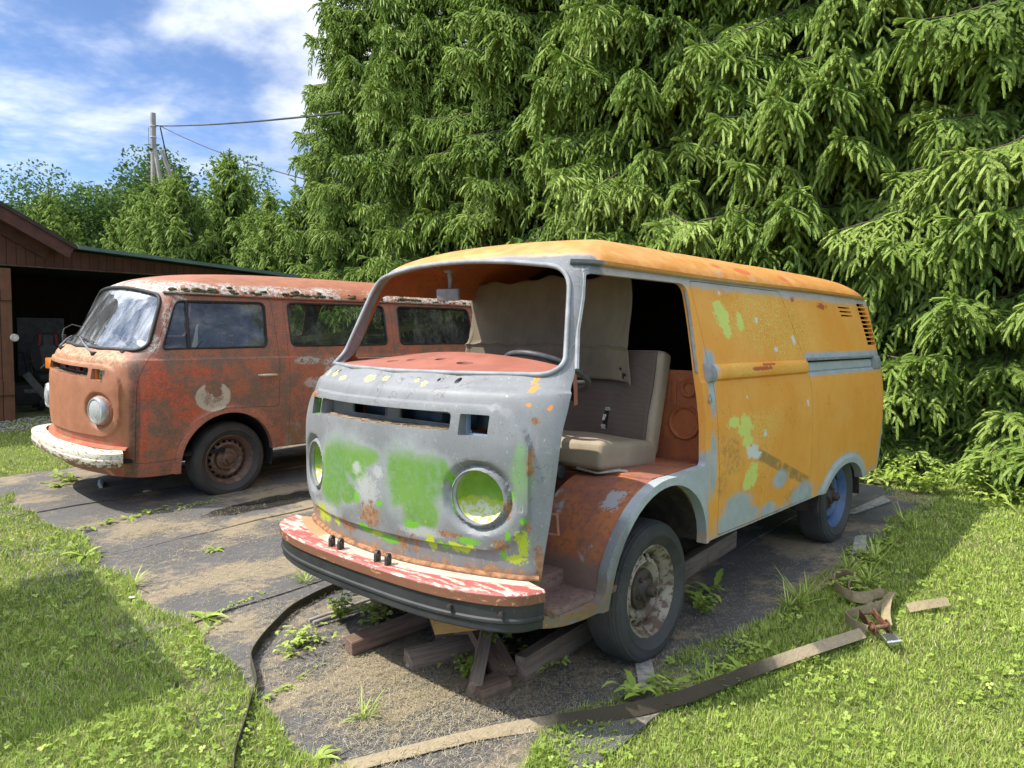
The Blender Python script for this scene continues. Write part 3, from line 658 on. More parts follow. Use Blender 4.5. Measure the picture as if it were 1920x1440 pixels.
def build_shell(mat_out, mat_in, thick=.030):
    zs = np.concatenate([np.arange(.285, 1.30, .011), np.arange(1.30, 1.70, .02), np.linspace(1.70, 1.80, 14)[:-1], np.linspace(1.80, ZTOP, 14)])
    nf, ns, nr = 84, 170, 22
    L = []
    for z in zs:
        h = half_outline(z, nf, ns, nr); full = np.concatenate([h, (h[1:-1] * [1, -1])[::-1]])
        L.append(np.concatenate([full, np.full((len(full), 1), z)], 1))
    P = np.array(L); nl, N, _ = P.shape
    def normals(P):
        du = np.roll(P, -1, 1) - np.roll(P, 1, 1); dv = np.gradient(P, axis=0)
        n = np.cross(du, dv); return n / (np.linalg.norm(n, axis=2, keepdims=True) + 1e-9)
    n = normals(P)
    if (n[40, 20, 0] < 0): n = -n
    O = P + n * disp_amount(P[..., 0], P[..., 1], P[..., 2])[..., None]
    I = P - n * thick
    I[0, :, 2] = P[0, :, 2]
    V = np.concatenate([O.reshape(-1, 3), I.reshape(-1, 3)]); off = nl*N
    F = []; mi = []
    for l in range(nl-1):
        for j in range(N):
            k = (j+1) % N; a, b, c, d = l*N+j, l*N+k, (l+1)*N+k, (l+1)*N+j
            F.append((a, b, c, d)); mi.append(0)
            F.append((off+d, off+c, off+b, off+a)); mi.append(1)
    for j in range(N):
        k = (j+1) % N; F.append((j, off+j, off+k, k)); mi.append(0)
    F.append(tuple((nl-1)*N + j for j in range(N))); mi.append(0)
    F.append(tuple(off + (nl-1)*N + j for j in range(N))[::-1]); mi.append(1)
    me = bpy.data.meshes.new('shell'); me.from_pydata(V.tolist(), [], F); me.update()
    me.materials.append(mat_out); me.materials.append(mat_in)
    me.polygons.foreach_set('material_index', mi)
    bm = bmesh.new(); bm.from_mesh(me); bmesh.ops.recalc_face_normals(bm, faces=bm.faces); bm.to_mesh(me); bm.free()
    return me

def arc_pts(c, rx, rz, a0, a1, n): return [(c[0]+rx*math.cos(R(a)), c[1]+rz*math.sin(R(a))) for a in np.linspace(a0, a1, n)]
WS = round_poly([(-.735, 1.270), (-.35, 1.266), (0, 1.264), (.35, 1.266), (.735, 1.270), (.632, 1.702), (.3, 1.742), (0, 1.752), (-.3, 1.742), (-.632, 1.702)], [.07, 0, 0, 0, .07, .10, .2, .2, .2, .10], 8)
DOOR_OPEN = round_poly([(.775, .335), (.44, .335)] + arc_pts(AF, .455, .43, 12, 95, 12) + [(-.355, .80), (-.335, 1.25), (-.385, 1.68), (.44, 1.68), (.60, 1.275), (.665, 1.205), (.745, 1.03), (.785, .62)],
                       [.02, .05] + [0]*12 + [.02, .05, .07, .05, .10, .06, .2, .1], 6)
DOOR_RED = round_poly([(.742, .395), (.43, .405)] + arc_pts(AF, .46, .43, 8, 92, 12) + [(-.452, .775), (-.47, 1.25), (-.44, 1.715), (.40, 1.715), (.585, 1.27), (.665, 1.195), (.742, 1.04), (.752, .70)],
                      [.02, .08] + [0]*12 + [.03, .05, .05, .04, .10, .06, .2, .1], 6)
SLIDE = round_poly([(-.535, .415), (-.44, 1.25), (-.415, 1.70), (-1.52, 1.70), (-1.725, 1.26), (-1.755, .415)], [.04, .3, .04, .03, .2, .04], 5)
def inset(poly, d):
    P = np.array(poly); n = len(P); out = []
    area = sum(P[i][0]*P[(i+1) % n][1] - P[(i+1) % n][0]*P[i][1] for i in range(n)); sg = 1 if area > 0 else -1
    for i in range(n):
        t = P[(i+1) % n] - P[i-1]; l = np.hypot(*t)
        if l < 1e-9: out.append(tuple(P[i])); continue
        nn = np.array([-t[1], t[0]])/l*sg; out.append(tuple(P[i] + nn*d))
    return out
def surf_path_front(poly, off=0.0): return [(surf_x(y, z)+off, y, z) for y, z in poly]
def surf_path_side(poly, off=0.0): return [(x, surf_y(x, z)+off, z) for x, z in poly]
def disc_poly(cy, cz, r, n=40): return [(cy + r*math.cos(2*math.pi*k/n), cz + r*math.sin(2*math.pi*k/n)) for k in range(n)]

VENT_O = round_poly([(-.455, 1.045), (.425, 1.045), (.425, 1.122), (-.455, 1.122)], .022, 5)
def IND(s): return round_poly([(s*.462, 1.035), (s*.582, 1.035), (s*.582, 1.118), (s*.462, 1.118)], .008, 4)

def cut_common(me):
    c = MB()
    for s in (1, -1):
        me = boolean(me, MB().prism(disc_poly(s*HL_Y, HL_Z, .106), 'x', .45, 1.3))
        me = boolean(me, MB().prism(IND(s), 'x', .45, 1.3))
    me = boolean(me, MB().prism(WS, 'x', .12, 1.4))
    me = boolean(me, MB().prism(VENT_O, 'x', .45, 1.3))
    for s in (1, -1):
        lo, hi = (.42, 1.2) if s > 0 else (-1.2, -.42)
        me = boolean(me, MB().prism(arc_pts(AF, .405, .395, 0, 360, 49)[:-1], 'y', lo, hi))
        me = boolean(me, MB().prism(arc_pts(AR, .405, .262, 0, 360, 49)[:-1], 'y', lo, hi))
    b = MB().box((-2.0, 0, .18), (3.3, 3, .45)); me = boolean(me, b)      # sill line behind the front wheel
    b = MB().box((-4.5, 0, .1), (3.0, 3, .64)); me = boolean(me, b)
    return me
def finish(me, name, parent, ang=30):
    sharp(me, ang); return link(name, me, parent)
def copy_part(o, parent, loc=None):
    c = o.copy(); COL.objects.link(c); c.parent = parent
    if loc is not None: c.location = loc
    for ch in list(o.children):
        d = ch.copy(); COL.objects.link(d); d.parent = c
    return c

# ---- wheels
TYRE_P = [(.205, -.062), (.212, -.070), (.245, -.088), (.280, -.094), (.305, -.086), (.318, -.070), (.3235, -.045), (.325, 0), (.3235, .045), (.318, .070), (.305, .086), (.280, .094), (.262, .0935), (.258, .0965), (.252, .0925), (.245, .088), (.212, .070), (.205, .062)]
def tyre_mesh():
    return MB().lathe(TYRE_P, 'y', seg=72, closed=True).mesh('tyre', MAT['tyre'], 40)
def rim_mesh(mat):
    prof = [(.204, -.07), (.198, -.06), (.176, -.045), (.170, .0), (.174, .025), (.186, .048), (.196, .056), (.200, .066), (.209, .0735), (.213, .071), (.211, .060)]
    b = MB().lathe(prof, 'y', seg=64)
    me = b.mesh('rim', mat, 40)
    # dished disc with a ring of vent holes
    pr = [(.176, -.004), (.165, .014), (.145, .030), (.128, .036), (.112, .024), (.098, .008), (.085, .004), (.0, .004), (.0, -.004), (.085, -.004), (.102, 0), (.116, .014), (.130, .027), (.145, .021), (.160, .005), (.170, -.012)]
    d = MB().lathe(pr, 'y', seg=96); bm = bmesh.new()
    dm = d.mesh('disc', mat, 40)
    cut = MB()
    for k in range(18):
        q = 2*math.pi*k/18
        MBk = MB().box((0, 0, 0), (.018, .12, .032), bev=.006)
        Mx = Matrix.Rotation(-q, 4, 'Y') @ Matrix.Translation((.155, 0, 0))
        cut.add([Mx @ Vector(v) for v in MBk.v], MBk.f)
    dm2 = boolean(dm, cut)
    bm.from_mesh(me); bm.from_mesh(dm2); out = bpy.data.meshes.new('rim'); bm.to_mesh(out); bm.free(); out.materials.append(mat); sharp(out, 40)
    return out
def hub_mesh(mat):
    b = MB().lathe([(.0, .080), (.022, .078), (.027, .070), (.030, .045), (.050, .040), (.060, .024), (.092, .016), (.096, .005), (.0, .0)], 'y', seg=32)
    for k in range(5):
        q = 2*math.pi*k/5 + .3; b.lathe([(0, .034), (.010, .033), (.012, .028), (.012, .0), (0, 0)], 'y', c=(.066*math.cos(q), 0, -.066*math.sin(q)), seg=6)
    b.lathe([(.0, .088), (.007, .086), (.008, .07), (0, .07)], 'y', seg=8)
    return b.mesh('hub', mat, 35)
_DRUM = None; _TY = None; _RIM = {}; _HUB = {}
def wheel(parent, loc, side, rmat, hmat, label=None, lean=0., steer=0., spin=0.):
    global _TY, _DRUM
    if _TY is None: _TY = tyre_mesh()
    if rmat not in _RIM: _RIM[rmat] = rim_mesh(MAT[rmat])
    if hmat not in _HUB: _HUB[hmat] = hub_mesh(MAT[hmat])
    t = link('wheel', _TY, parent); t.location = loc
    t.rotation_euler = (lean, spin, (0 if side > 0 else math.pi) + steer)
    if label: t['label'] = label
    if _DRUM is None: _DRUM = MB().lathe([(0, -.02), (.168, -.02), (.172, -.05), (.172, -.10), (0, -.10)], 'y', seg=40).mesh('brake_drum', MAT['void'], 40)  # drum in flat black, added behind the rim so its holes read dark
    link('brake_drum', _DRUM, t)
    r = link('rim', _RIM[rmat], t); h = link('hub', _HUB[hmat], t); h.location = (0, .012, 0)
    return t

def bumper(parent, kind):
    ys = np.concatenate([np.linspace(-.83, -.60, 14), np.linspace(-.57, .57, 40), np.linspace(.60, .83, 14)])
    xk = pchip([0, .25, .46, .60, .70, .77, .81, .83], [1.115, 1.109, 1.09, 1.058, 1.020, .975, .922, .855])
    pts = [(float(xk(abs(y))), y) for y in ys]
    fr = []
    for i, (x, y) in enumerate(pts):
        a, b = pts[max(i-1, 0)], pts[min(i+1, len(pts)-1)]
        t = Vector((b[0]-a[0], b[1]-a[1], 0)).normalized(); nn = Vector((t.y, -t.x, 0))
        if nn.x < 0 and abs(y) < .7: nn = -nn
        fr.append(((x, y, 0), nn, (0, 0, 1)))
    dz = .010
    if kind == 'orange':
        prof = [(0, .474), (0, .438), (-.004, .434), (-.05, .434), (-.05, .458), (-.175, .470), (-.175, .482), (-.06, .480), (-.008, .481)]
        prof = [(a_, b_+dz) for a_, b_ in prof]
        bp = MB().sweep(fr, prof).build('front_bumper', MAT['bump_o'], parent, 30)
        pr = [(-.010, .4335), (-.012, .385), (-.006, .379), (-.006, .370), (-.014, .362), (-.014, .338), (-.022, .330), (-.05, .330), (-.05, .4335)]
        pr = [(a_, b_+dz) for a_, b_ in pr]
        MB().sweep(fr, pr).build('rubber_strip', MAT['rubber'], bp, 30)
        for y in (-.217, -.150, .105, .172):
            x = float(xk(abs(y))) - .055 - .065*0
            m = MB(); pl = [(-.018, 0), (.018, 0)] + [(.018*math.cos(a), .030 + .018*math.sin(a)) for a in np.linspace(0, math.pi, 9)]
            pr_ = m.prism(pl, 'y', -.006, .006).mesh('bracket', MAT['dark_rust'], 30)
            hole = MB().prism([(.007*math.cos(a), .031+.007*math.sin(a)) for a in np.linspace(0, 2*math.pi, 13)[:-1]], 'y', -.05, .05)
            br = link('bracket', boolean(pr_, hole), bp); br.location = (x, y, .480+dz); br.rotation_euler = (0, 0, .35)
        for y in (.545, .735, -.80):
            x = float(xk(abs(y))) - .012
            sl = (float(xk(abs(y)+.01)) - float(xk(abs(y)-.01)))/.02*(1 if y > 0 else -1); ang = math.atan2(-sl, 1)
            bo = MB().lathe([(0, .018), (.009, .017), (.0105, .012), (.0105, 0), (0, 0)], 'x', seg=8).build('bolt', MAT['dark_rust'], bp, 30)
            bo.location = (x, y, .405+dz); bo.rotation_euler = (0, 0, ang)
    else:
        prof = [(-.002, .500), (.0, .492), (-.004, .455), (.0, .448), (-.002, .412), (-.012, .395), (-.03, .385), (-.05, .385), (-.05, .40), (-.02, .41), (-.022, .48), (-.06, .492), (-.11, .500), (-.11, .512), (-.05, .512)]
        bp = MB().sweep(fr, prof).build('front_bumper', MAT['bump_r'], parent, 30)
        bp['label'] = 'chipped white front bumper'
    return bp

def nose_sweep(name, z, prof, mat, parent, ymax=.795, closed=True):
    ys = np.concatenate([np.linspace(-ymax, -.60, 18), np.linspace(-.57, .57, 30), np.linspace(.60, ymax, 18)])
    pts = [(surf_x(y, z), y) for y in ys]; fr = []
    for i, (x, y) in enumerate(pts):
        a, b = pts[max(i-1, 0)], pts[min(i+1, len(pts)-1)]; t = Vector((b[0]-a[0], b[1]-a[1], 0)).normalized()
        fr.append(((x, y, z), Vector((t.y, -t.x, 0)), (0, 0, 1)))
    return MB().sweep(fr, prof).build(name, mat, parent, 30)

def gutter(parent, mat, x0=.45):
    z = 1.722; xs = np.linspace(x0, -3.16, 90); pts = [(x, surf_y(x, z)) for x in xs]
    # follow the rear corner
    fr = []
    for i, (x, y) in enumerate(pts):
        a, b = pts[max(i-1, 0)], pts[min(i+1, len(pts)-1)]; t = Vector((b[0]-a[0], b[1]-a[1], 0)).normalized()
        nn = Vector((-t.y, t.x, 0)); nn = nn if nn.y > 0 else -nn
        zz_ = z + .004*math.sin(x*2.1) - (.0 if i > 2 else .0)
        fr.append(((x, y, zz_), nn, (0, 0, 1)))
    prof = [(-.014, -.004), (.014, -.008), (.026, -.002), (.028, .012), (.023, .012), (.021, .004), (.008, .004), (-.014, .010)]
    g = MB().sweep(fr, prof).build('gutter', mat, parent, 30)
    fr = [q for q in fr if q[0][0] < .33]
    fr2 = [((o[0], -o[1], o[2]), (n_.x, -n_.y, 0), u) for o, n_, u in fr]
    MB().sweep(fr2, prof).build('gutter', mat, parent, 30)
    return g

def vent_tray(parent, mat):
    b = MB(); ys = np.linspace(-.452, .422, 24)
    fl = [(.868, -.455)] + [(surf_x(y, 1.083)-.006, y) for y in ys] + [(.868, .425)]
    b.prism(fl, 'z', 1.034, 1.046).prism(fl, 'z', 1.121, 1.133)
    b.box((.895, -.458, 1.083), (.06, .008, .10)).box((.895, .428, 1.083), (.06, .008, .10))
    for (y0, y1) in ((-.30, -.06), (.03, .36)):
        p = round_poly([(y0, 1.060), (y1, 1.060), (y1, 1.108), (y0, 1.108)], .014, 4); b.tube([(.879, y, z) for y, z in p], .0035, 5, closed=True)
    me = b.mesh('vent_tray', mat, 30)
    back = MB().box((.872, -.015, 1.083), (.008, .89, .10)).mesh('b', mat, 30)
    cut = MB().prism(round_poly([(-.30, 1.060), (-.06, 1.060), (-.06, 1.108), (-.30, 1.108)], .014), 'x', .5, 1).prism(round_poly([(.03, 1.060), (.36, 1.060), (.36, 1.108), (.03, 1.108)], .014), 'x', .5, 1)
    back = boolean(back, cut); bm = bmesh.new(); bm.from_mesh(me); bm.from_mesh(back); o = bpy.data.meshes.new('vent_tray'); bm.to_mesh(o); bm.free(); o.materials.append(mat)
    t = link('vent_tray', o, parent)
    rs = random.Random(8); d = MB()                                       # dry needles and twigs lying in the tray
    for k in range(260):
        y = rs.uniform(-.44, .41); x = surf_x(y, 1.083) - rs.uniform(.004, .05); a = rs.gauss(1.57, .5); l = rs.uniform(.008, .035)
        d.tube([(x-math.cos(a)*l, y-math.sin(a)*l, 1.047+rs.uniform(0, .006)), (x+math.cos(a)*l, y+math.sin(a)*l, 1.047+rs.uniform(0, .009))], .0011, 3, cap=False)
    dd = d.build('twig_litter', simple('dry_twig_litter', (.30, .22, .14), .9) if 'dry_twig_litter' not in bpy.data.materials else bpy.data.materials['dry_twig_litter'], t, None); dd['kind'] = 'stuff'
    return t
# ------------------------------------------------------------------ orange panel van
van = thing('panel_van', 'stripped orange and grey primer panel van with green nose patches and no windscreen', 'van')
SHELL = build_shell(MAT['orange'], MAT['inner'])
BASE = cut_common(SHELL)
def build_orange():
    me = BASE.copy()
    me = boolean(me, MB().prism(DOOR_OPEN, 'y', .35, 1.2))
    me = boolean(me, MB().prism(round_poly([(-.36, 1.29), (-.40, 1.625), (.42, 1.625), (.56, 1.29)], .05), 'y', -1.2, -.35))
    door = boolean(me, MB().prism(inset(SLIDE, .0035), 'y', .4, 1.2), 'INTERSECT')
    me = boolean(me, MB().prism(SLIDE, 'y', .4, 1.2))
    # air intake slots in the rear quarter and louvre slots before it
    for k in range(10):
        z = 1.655 - k*.0315; x0, x1 = -2.935 - k*.006, -3.105 - k*.013
        me = boolean(me, MB().prism(round_poly([(x0, z), (x1, z), (x1, z+.023), (x0, z+.023)], .005, 3), 'y', .4, 1.2))
    for k in range(3):
        z = 1.630 - k*.028
        me = boolean(me, MB().prism(round_poly([(-2.52 - k*.012, z), (-2.76 - k*.012, z), (-2.76 - k*.012, z+.011), (-2.52 - k*.012, z+.011)], .004, 3), 'y', .4, 1.2))
    for (y, z, r) in ((-.52, 1.238, .007), (-.475, 1.239, .011), (.285, 1.238, .007), (.375, 1.238, .012)):
        me = boolean(me, MB().prism(disc_poly(y, z, r, 16), 'x', .6, 1.3))
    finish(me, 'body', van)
    d = finish(door, 'sliding_door', van)
    # rail cover bulge on the sliding door
    def band(x0, x1, z0, z1, out, name, mat, parent, taper=.03):
        V = []; F = []; xs = np.linspace(x0, x1, 40); zs = np.linspace(z0, z1, 9)
        for i, x in enumerate(xs):
            e = min(1, (i+.6)/1.6, (len(xs)-i-.4)/1.6)
            for j, z in enumerate(zs):
                u = 2*j/(len(zs)-1)-1; o = out*math.sqrt(max(0, 1-abs(u)**2.6))*e
                V.append((x, surf_y(x, z) + .004 + o, z))
        n = len(zs)
        for i in range(len(xs)-1):
            for j in range(n-1): F.append((i*n+j, (i+1)*n+j, (i+1)*n+j+1, i*n+j+1))
        o2 = len(V); V2 = [(p[0], p[1]-out-.012, p[2]) for p in V]; F2 = [tuple(o2+k for k in f[::-1]) for f in F]
        per = [i*n for i in range(len(xs))] + [(len(xs)-1)*n+j for j in range(1, n)] + [i*n+n-1 for i in range(len(xs)-2, -1, -1)] + [j for j in range(n-2, 0, -1)]
        F3 = [(per[k], per[(k+1) % len(per)], o2+per[(k+1) % len(per)], o2+per[k]) for k in range(len(per))]
        return MB().add(V+V2, F+F2+F3).build(name, mat, parent, 35)
    band(-.475, -1.715, 1.205, 1.285, .026, 'rail_cover', MAT['orange'], d)
    band(-.39, -.465, 1.195, 1.292, .030, 'rail_end_cap', MAT['frame_grey'], van)
    # exposed slide rail behind the door
    z0 = 1.25; xs = np.linspace(-1.74, -3.0, 50)
    fr = [((x, surf_y(x, z0), z0), (0, 1, 0), (0, 0, 1)) for x in xs]
    rl = MB().sweep(fr, [(-.01, .046), (.016, .046), (.018, .040), (.016, .030), (-.01, .030)]).sweep(fr, [(-.01, -.030), (.010, -.034), (.012, -.040), (.010, -.046), (-.01, -.046)]).build('slide_rail', MAT['frame_grey'], van, 30)
    MB().sweep(fr, [(.003, .0305), (.006, .0305), (.006, .018), (.003, .018)]).build('rail_slot', MAT['void'], rl, 30)
    band(-2.99, -3.15, 1.185, 1.305, .022, 'rail_end_cap', MAT['frame_grey'], van)
    gutter(van, MAT['orange'])
    MB().tube(surf_path_front(WS, .004), .0105, 8, closed=True, flat=1.0).build('windscreen_frame', MAT['frame_grey'], van, 50)
    # pale flange down the door edges
    fl = [(.425, 1.675), (.59, 1.285)]
    m = MB(); m.tube([(x, surf_y(x, z) - .004, z) for x, z in [(.43, 1.678), (.47, 1.58), (.53, 1.44), (.588, 1.29)]], .010, 6)
    m.build('door_flange', MAT['frame_grey'], van, 50); m = MB(); m.tube([(x, surf_y(x, z) - .010, z) for x, z in [(-.378, 1.66), (-.372, 1.58), (-.350, 1.42), (-.336, 1.25)]], .008, 6); m.build('door_flange', MAT['frame_grey'], van, 50)
    nose_sweep('front_ledge', .505, [(-.03, .006), (.004, .008), (.016, .002), (.024, -.004), (.025, -.010), (.012, -.012), (-.03, -.008)], rust_edge, van, .735)
    bumper(van, 'orange')
    # headlight bowls
    for s in (1, -1):
        nx = Vector((surf_x(s*HL_Y+.05, HL_Z) - surf_x(s*HL_Y-.05, HL_Z), .1, 0)); ang = math.atan2(-nx.x, nx.y)
        x0 = surf_x(s*HL_Y, HL_Z) - .004
        b = MB().lathe([(.113, .012), (.118, .008), (.118, .0), (.108, -.004), (.104, -.004), (.104, .006)], 'x', seg=48, closed=True)
        rg = b.build('headlight_rim', MAT['frame_grey'], van, 40); rg.location = (x0, s*HL_Y, HL_Z); rg.rotation_euler = (0, 0, ang)
        prof = [(.112, .0), (.104, -.012), (.096, -.04), (.080, -.068), (.055, -.088), (.026, -.096), (.0, -.098)]
        V = []; bw = MB().lathe(prof, 'x', seg=40)
        Mx = Matrix.Translation((x0, s*HL_Y, HL_Z)) @ Matrix.Rotation(ang, 4, 'Z'); bw.v = [tuple(Mx @ Vector(v)) for v in bw.v]
        bw.build('headlight_bowl', MAT['bowl'], van, 60)
        # the empty indicator box
        bx = MB(); x1 = surf_x(s*.522, 1.077); T = .006; ln = .022
        sl = (surf_x(.584, 1.077)-surf_x(.460, 1.077))
        bx.box((x1-.004, s*.463, 1.077), (ln, T, .086)).box((x1-.035, s*.582, 1.077), (ln, T, .086)).box((x1-.02, s*.522, 1.036), (ln*1.6, .118, T)).box((x1-.02, s*.522, 1.118), (ln*1.6, .118, T))
        if s < 0: bx.box((x1-.06, s*.522, 1.077), (.006, .115, .08))
        bx.box((x1-.022, s*.574, 1.105), (.004, .018, .024)).box((x1-.012, s*.468, 1.043), (.004, .012, .014))
        ib = bx.build('indicator_frame', MAT['indic_blue'] if s > 0 else MAT['bowl'], van, 30)
        MB().box((x1-.17, s*.522, 1.077), (.02, .17, .13)).box((x1-.12, s*.522, 1.005), (.10, .16, .01)).box((x1-.13, s*.61, 1.077), (.08, .01, .12)).build('indicator_backing', MAT['void'], ib, 30)  # black boxes added behind the opening so its inside reads dark
    vent_tray(van, MAT['vent'])
    MB().box((.72, .03, 1.075), (.12, .74, .09), bev=.01).tube([(.80, -.16, 1.075), (.74, -.16, 1.075)], .03, 14).tube([(.82, -.08, 1.08), (.74, -.08, 1.08)], .038, 14).tube([(.82, .20, 1.08), (.74, .20, 1.08)], .035, 14).build('heater_box', MAT['heater'], van, 35)
    # cab: floor, step, seat base, wheelhouses, bulkhead
    fl = MB().box((.47, 0, .405), (.86, 1.16, .03)).box((.50, .665, .345), (.46, .21, .03), bev=.006).box((.50, -.665, .345), (.46, .21, .03), bev=.006).box((.66, .575, .375), (.50, .02, .06)).box((.66, -.575, .375), (.50, .02, .06)).build('cab_floor', MAT['floor'], van, 30)
    b = MB().box((-.23, .0, .77), (.55, 1.56, .035), bev=.008).box((.055, 0, .585), (.03, .90, .37), bev=.006).build('seat_base', MAT['wheelhouse'], van, 30)
    for s in (1, -1):
        w_ = MB()
        o_ = arc_pts(AF, .435, .418, -8, 172, 34); i_ = arc_pts(AF, .412, .398, -8, 172, 34)
        lo, hi = (.40, .790) if s > 0 else (-.790, -.40)
        w_.prism(o_ + i_[::-1], 'y', lo, hi)
        w_.prism(arc_pts(AF, .420, .405, -8, 176, 32), 'y', .385*s if s > 0 else -.40, .40 if s > 0 else -.385)
        w_.build('wheelhouse', MAT['wheelhouse'], van, 35)
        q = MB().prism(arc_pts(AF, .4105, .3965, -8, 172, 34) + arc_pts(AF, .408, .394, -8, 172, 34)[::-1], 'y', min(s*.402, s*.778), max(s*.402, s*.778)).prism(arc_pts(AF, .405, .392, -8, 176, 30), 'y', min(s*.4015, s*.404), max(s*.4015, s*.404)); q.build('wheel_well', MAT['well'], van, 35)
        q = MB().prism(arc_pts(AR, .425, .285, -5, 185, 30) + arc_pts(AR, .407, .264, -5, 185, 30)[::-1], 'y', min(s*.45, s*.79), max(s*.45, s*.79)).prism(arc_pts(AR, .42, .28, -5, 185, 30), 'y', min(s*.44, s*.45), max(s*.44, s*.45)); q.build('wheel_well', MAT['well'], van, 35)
    bh = MB().box((-.495, 0, 1.015), (.02, 1.50, .47), bev=.004)
    for (y, z, r) in ((.645, .985, .075), (.665, 1.16, .034)):
        bh.lathe([(r, .012), (r+.008, .016), (r+.014, .010), (r+.014, 0), (r-.006, 0), (r-.006, .006)], 'x', c=(-.485, y, z), seg=32, closed=True)
    bh.box((-.484, .58, 1.13), (.012, .03, .13), bev=.004)
    bh.build('bulkhead', MAT['inner'], van, 35)
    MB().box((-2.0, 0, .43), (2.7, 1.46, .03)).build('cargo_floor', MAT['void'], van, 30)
    # dashboard: domed sheet with a rolled rear edge and round openings
    V = []; F = []; ny, nx_ = 60, 22
    for i in range(ny+1):
        y = -.70 + 1.40*i/ny
        xf = surf_x(y, 1.268) - .030; e = math.sqrt(max(0, 1-(abs(y)/.705)**3.2)); xr = xf - .06 - .37*e
        for j in range(nx_+1):
            t = j/nx_; x = xf + (xr-xf)*min(1, t*1.15); z = 1.270 + .068*max(0, 1-(abs(y+.06)/.70)**2)*min(1, t*1.15)**1.33
            if t > .87: q = (t-.87)/.13; z -= .12*q*q; x -= .02*math.sin(q*1.57)
            V.append((x, y, z))
    n = nx_+1
    for i in range(ny):
        for j in range(nx_): F.append((i*n+j, i*n+j+1, (i+1)*n+j+1, (i+1)*n+j))
    o2 = len(V); V2 = [(x, y, z-.012) for x, y, z in V]; F2 = [tuple(o2+k for k in f[::-1]) for f in F]
    per = [i*n for i in range(ny+1)] + [ny*n+j for j in range(1, n)] + [i*n+n-1 for i in range(ny-1, -1, -1)] + [j for j in range(n-2, 0, -1)]
    F3 = [(per[k], per[(k+1) % len(per)], o2+per[(k+1) % len(per)], o2+per[k]) for k in range(len(per))]
    dm = MB().add(V+V2, F+F2+F3).mesh('dashboard', MAT['dash'], 40)
    for (cx_, cy_, rx_, ry_) in DASH_HOLES:
        dm = boolean(dm, MB().prism([(cx_+rx_*math.cos(a), cy_+ry_*math.sin(a)) for a in np.linspace(0, 2*math.pi, 25)[:-1]], 'z', 1.1, 1.5))
    dd = finish(dm, 'dashboard', van, 40)
    MB().box((.53, .0, 1.225), (.22, .96, .02)).build('dash_hole_backing', MAT['void'], dd, 30)  # black sheet added under the round openings so they read dark
    # steering wheel on its column
    nrm = Vector((-.45, 0, .89)).normalized(); ax = Vector((.89, 0, .45)).normalized(); ay = Vector((0, 1, 0)); c = Vector((.17, .265, 1.248))
    ring = [c + ax*(.205*math.cos(a)) + ay*(.205*math.sin(a)) for a in np.linspace(0, 2*math.pi, 49)[:-1]]
    sw = MB().tube(ring, .0145, 10, closed=True).build('steering_wheel', MAT['wheel_rim'], van, 60)
    sp = MB()
    for a in (R(62), R(118), R(242), R(298)):
        sp.tube([c - nrm*.04 + ax*(.03*math.cos(a)) + ay*(.03*math.sin(a)), c - nrm*.02 + ax*(.12*math.cos(a)) + ay*(.12*math.sin(a)), c + ax*(.20*math.cos(a)) + ay*(.20*math.sin(a))], .008, 8)
    sp.tube([c - nrm*.03, c - nrm*.06], .045, 16); sp.build('spoke', MAT['galv'], sw, 50)
    MB().tube([c - nrm*.05, c - nrm*.75 + Vector((.12, 0, 0))], .022, 12).build('steering_column', MAT['black_plastic'], van, 50)
    # mirror on its stalk
    mr = MB().box((.44, -.135, 1.612), (.022, .125, .058), rot=(0, .12, .25), bev=.009).build('rear_view_mirror', MAT['grey_plastic'], van, 50)
    MB().tube([(.452, -.118, 1.725), (.44, -.122, 1.69), (.432, -.132, 1.645)], [.010, .012, .007], 10).box((.455, -.117, 1.722), (.03, .035, .014), bev=.004).build('mirror_stalk', MAT['grey_plastic'], mr, 50)
    # seat
    st = MB()
    def pad(b, o, ex, ey, ez, sx, sy, sz, r, puff):
        bm = bmesh.new(); bmesh.ops.create_cube(bm, size=1)
        for v in bm.verts: v.co = Vector((v.co.x*sx, v.co.y*sy, v.co.z*sz))
        bmesh.ops.bevel(bm, geom=list(bm.edges), offset=r, segments=4, affect='EDGES', profile=.55)
        bmesh.ops.subdivide_edges(bm, edges=list(bm.edges), cuts=2, use_grid_fill=True)
        for v in bm.verts:
            u, w2 = v.co.x/sx*2, v.co.y/sy*2
            if v.co.z > 0: v.co.z += puff*max(0, 1-u*u)*max(0, 1-w2*w2) + .006*math.sin(v.co.x*19+v.co.y*13)
            v.co = Vector(o) + Vector(ex)*v.co.x + Vector(ey)*v.co.y + Vector(ez)*v.co.z
        bm.verts.index_update(); b.add([v.co for v in bm.verts], [[v.index for v in f.verts] for f in bm.faces]); bm.free()
    seat = bpy.data.objects.new('driver_seat', None); COL.objects.link(seat); seat.parent = van
    b = MB(); pad(b, (-.115, .255, .845), (.995, 0, .09), (0, 1, 0), (-.09, 0, .995), .50, .62, .135, .035, .022); b.build('seat_cushion', MAT['beige'], seat, 60)
    up = Vector((-.24, 0, .97)).normalized(); fw = Vector((.97, 0, .24)).normalized()
    b = MB(); pad(b, Vector((-.375, .255, 1.085)) - fw*.02, up, (0, 1, 0), fw, .54, .61, .10, .035, .0); bk = b.build('seat_back', MAT['beige'], seat, 60)
    b = MB(); pad(b, Vector((-.375, .245, 1.085)) + fw*.034, up, (0, 1, 0), fw, .515, .565, .022, .010, .010); b.build('seat_cover', MAT['seat_dark'], bk, 60)
    cc = Vector((-.375, .245, 1.085)) + fw*.052
    q = MB()
    for (a_, b_, c_, d_) in ((-.105, .03, .014, .03), (-.06, .045, .03, .016), (-.155, .035, .026, .022)):
        q.box(cc + up*a_ + Vector((0, b_, 0)), (.012, c_, d_), rot=(0, -.24, 0), bev=.004, jit=.004)
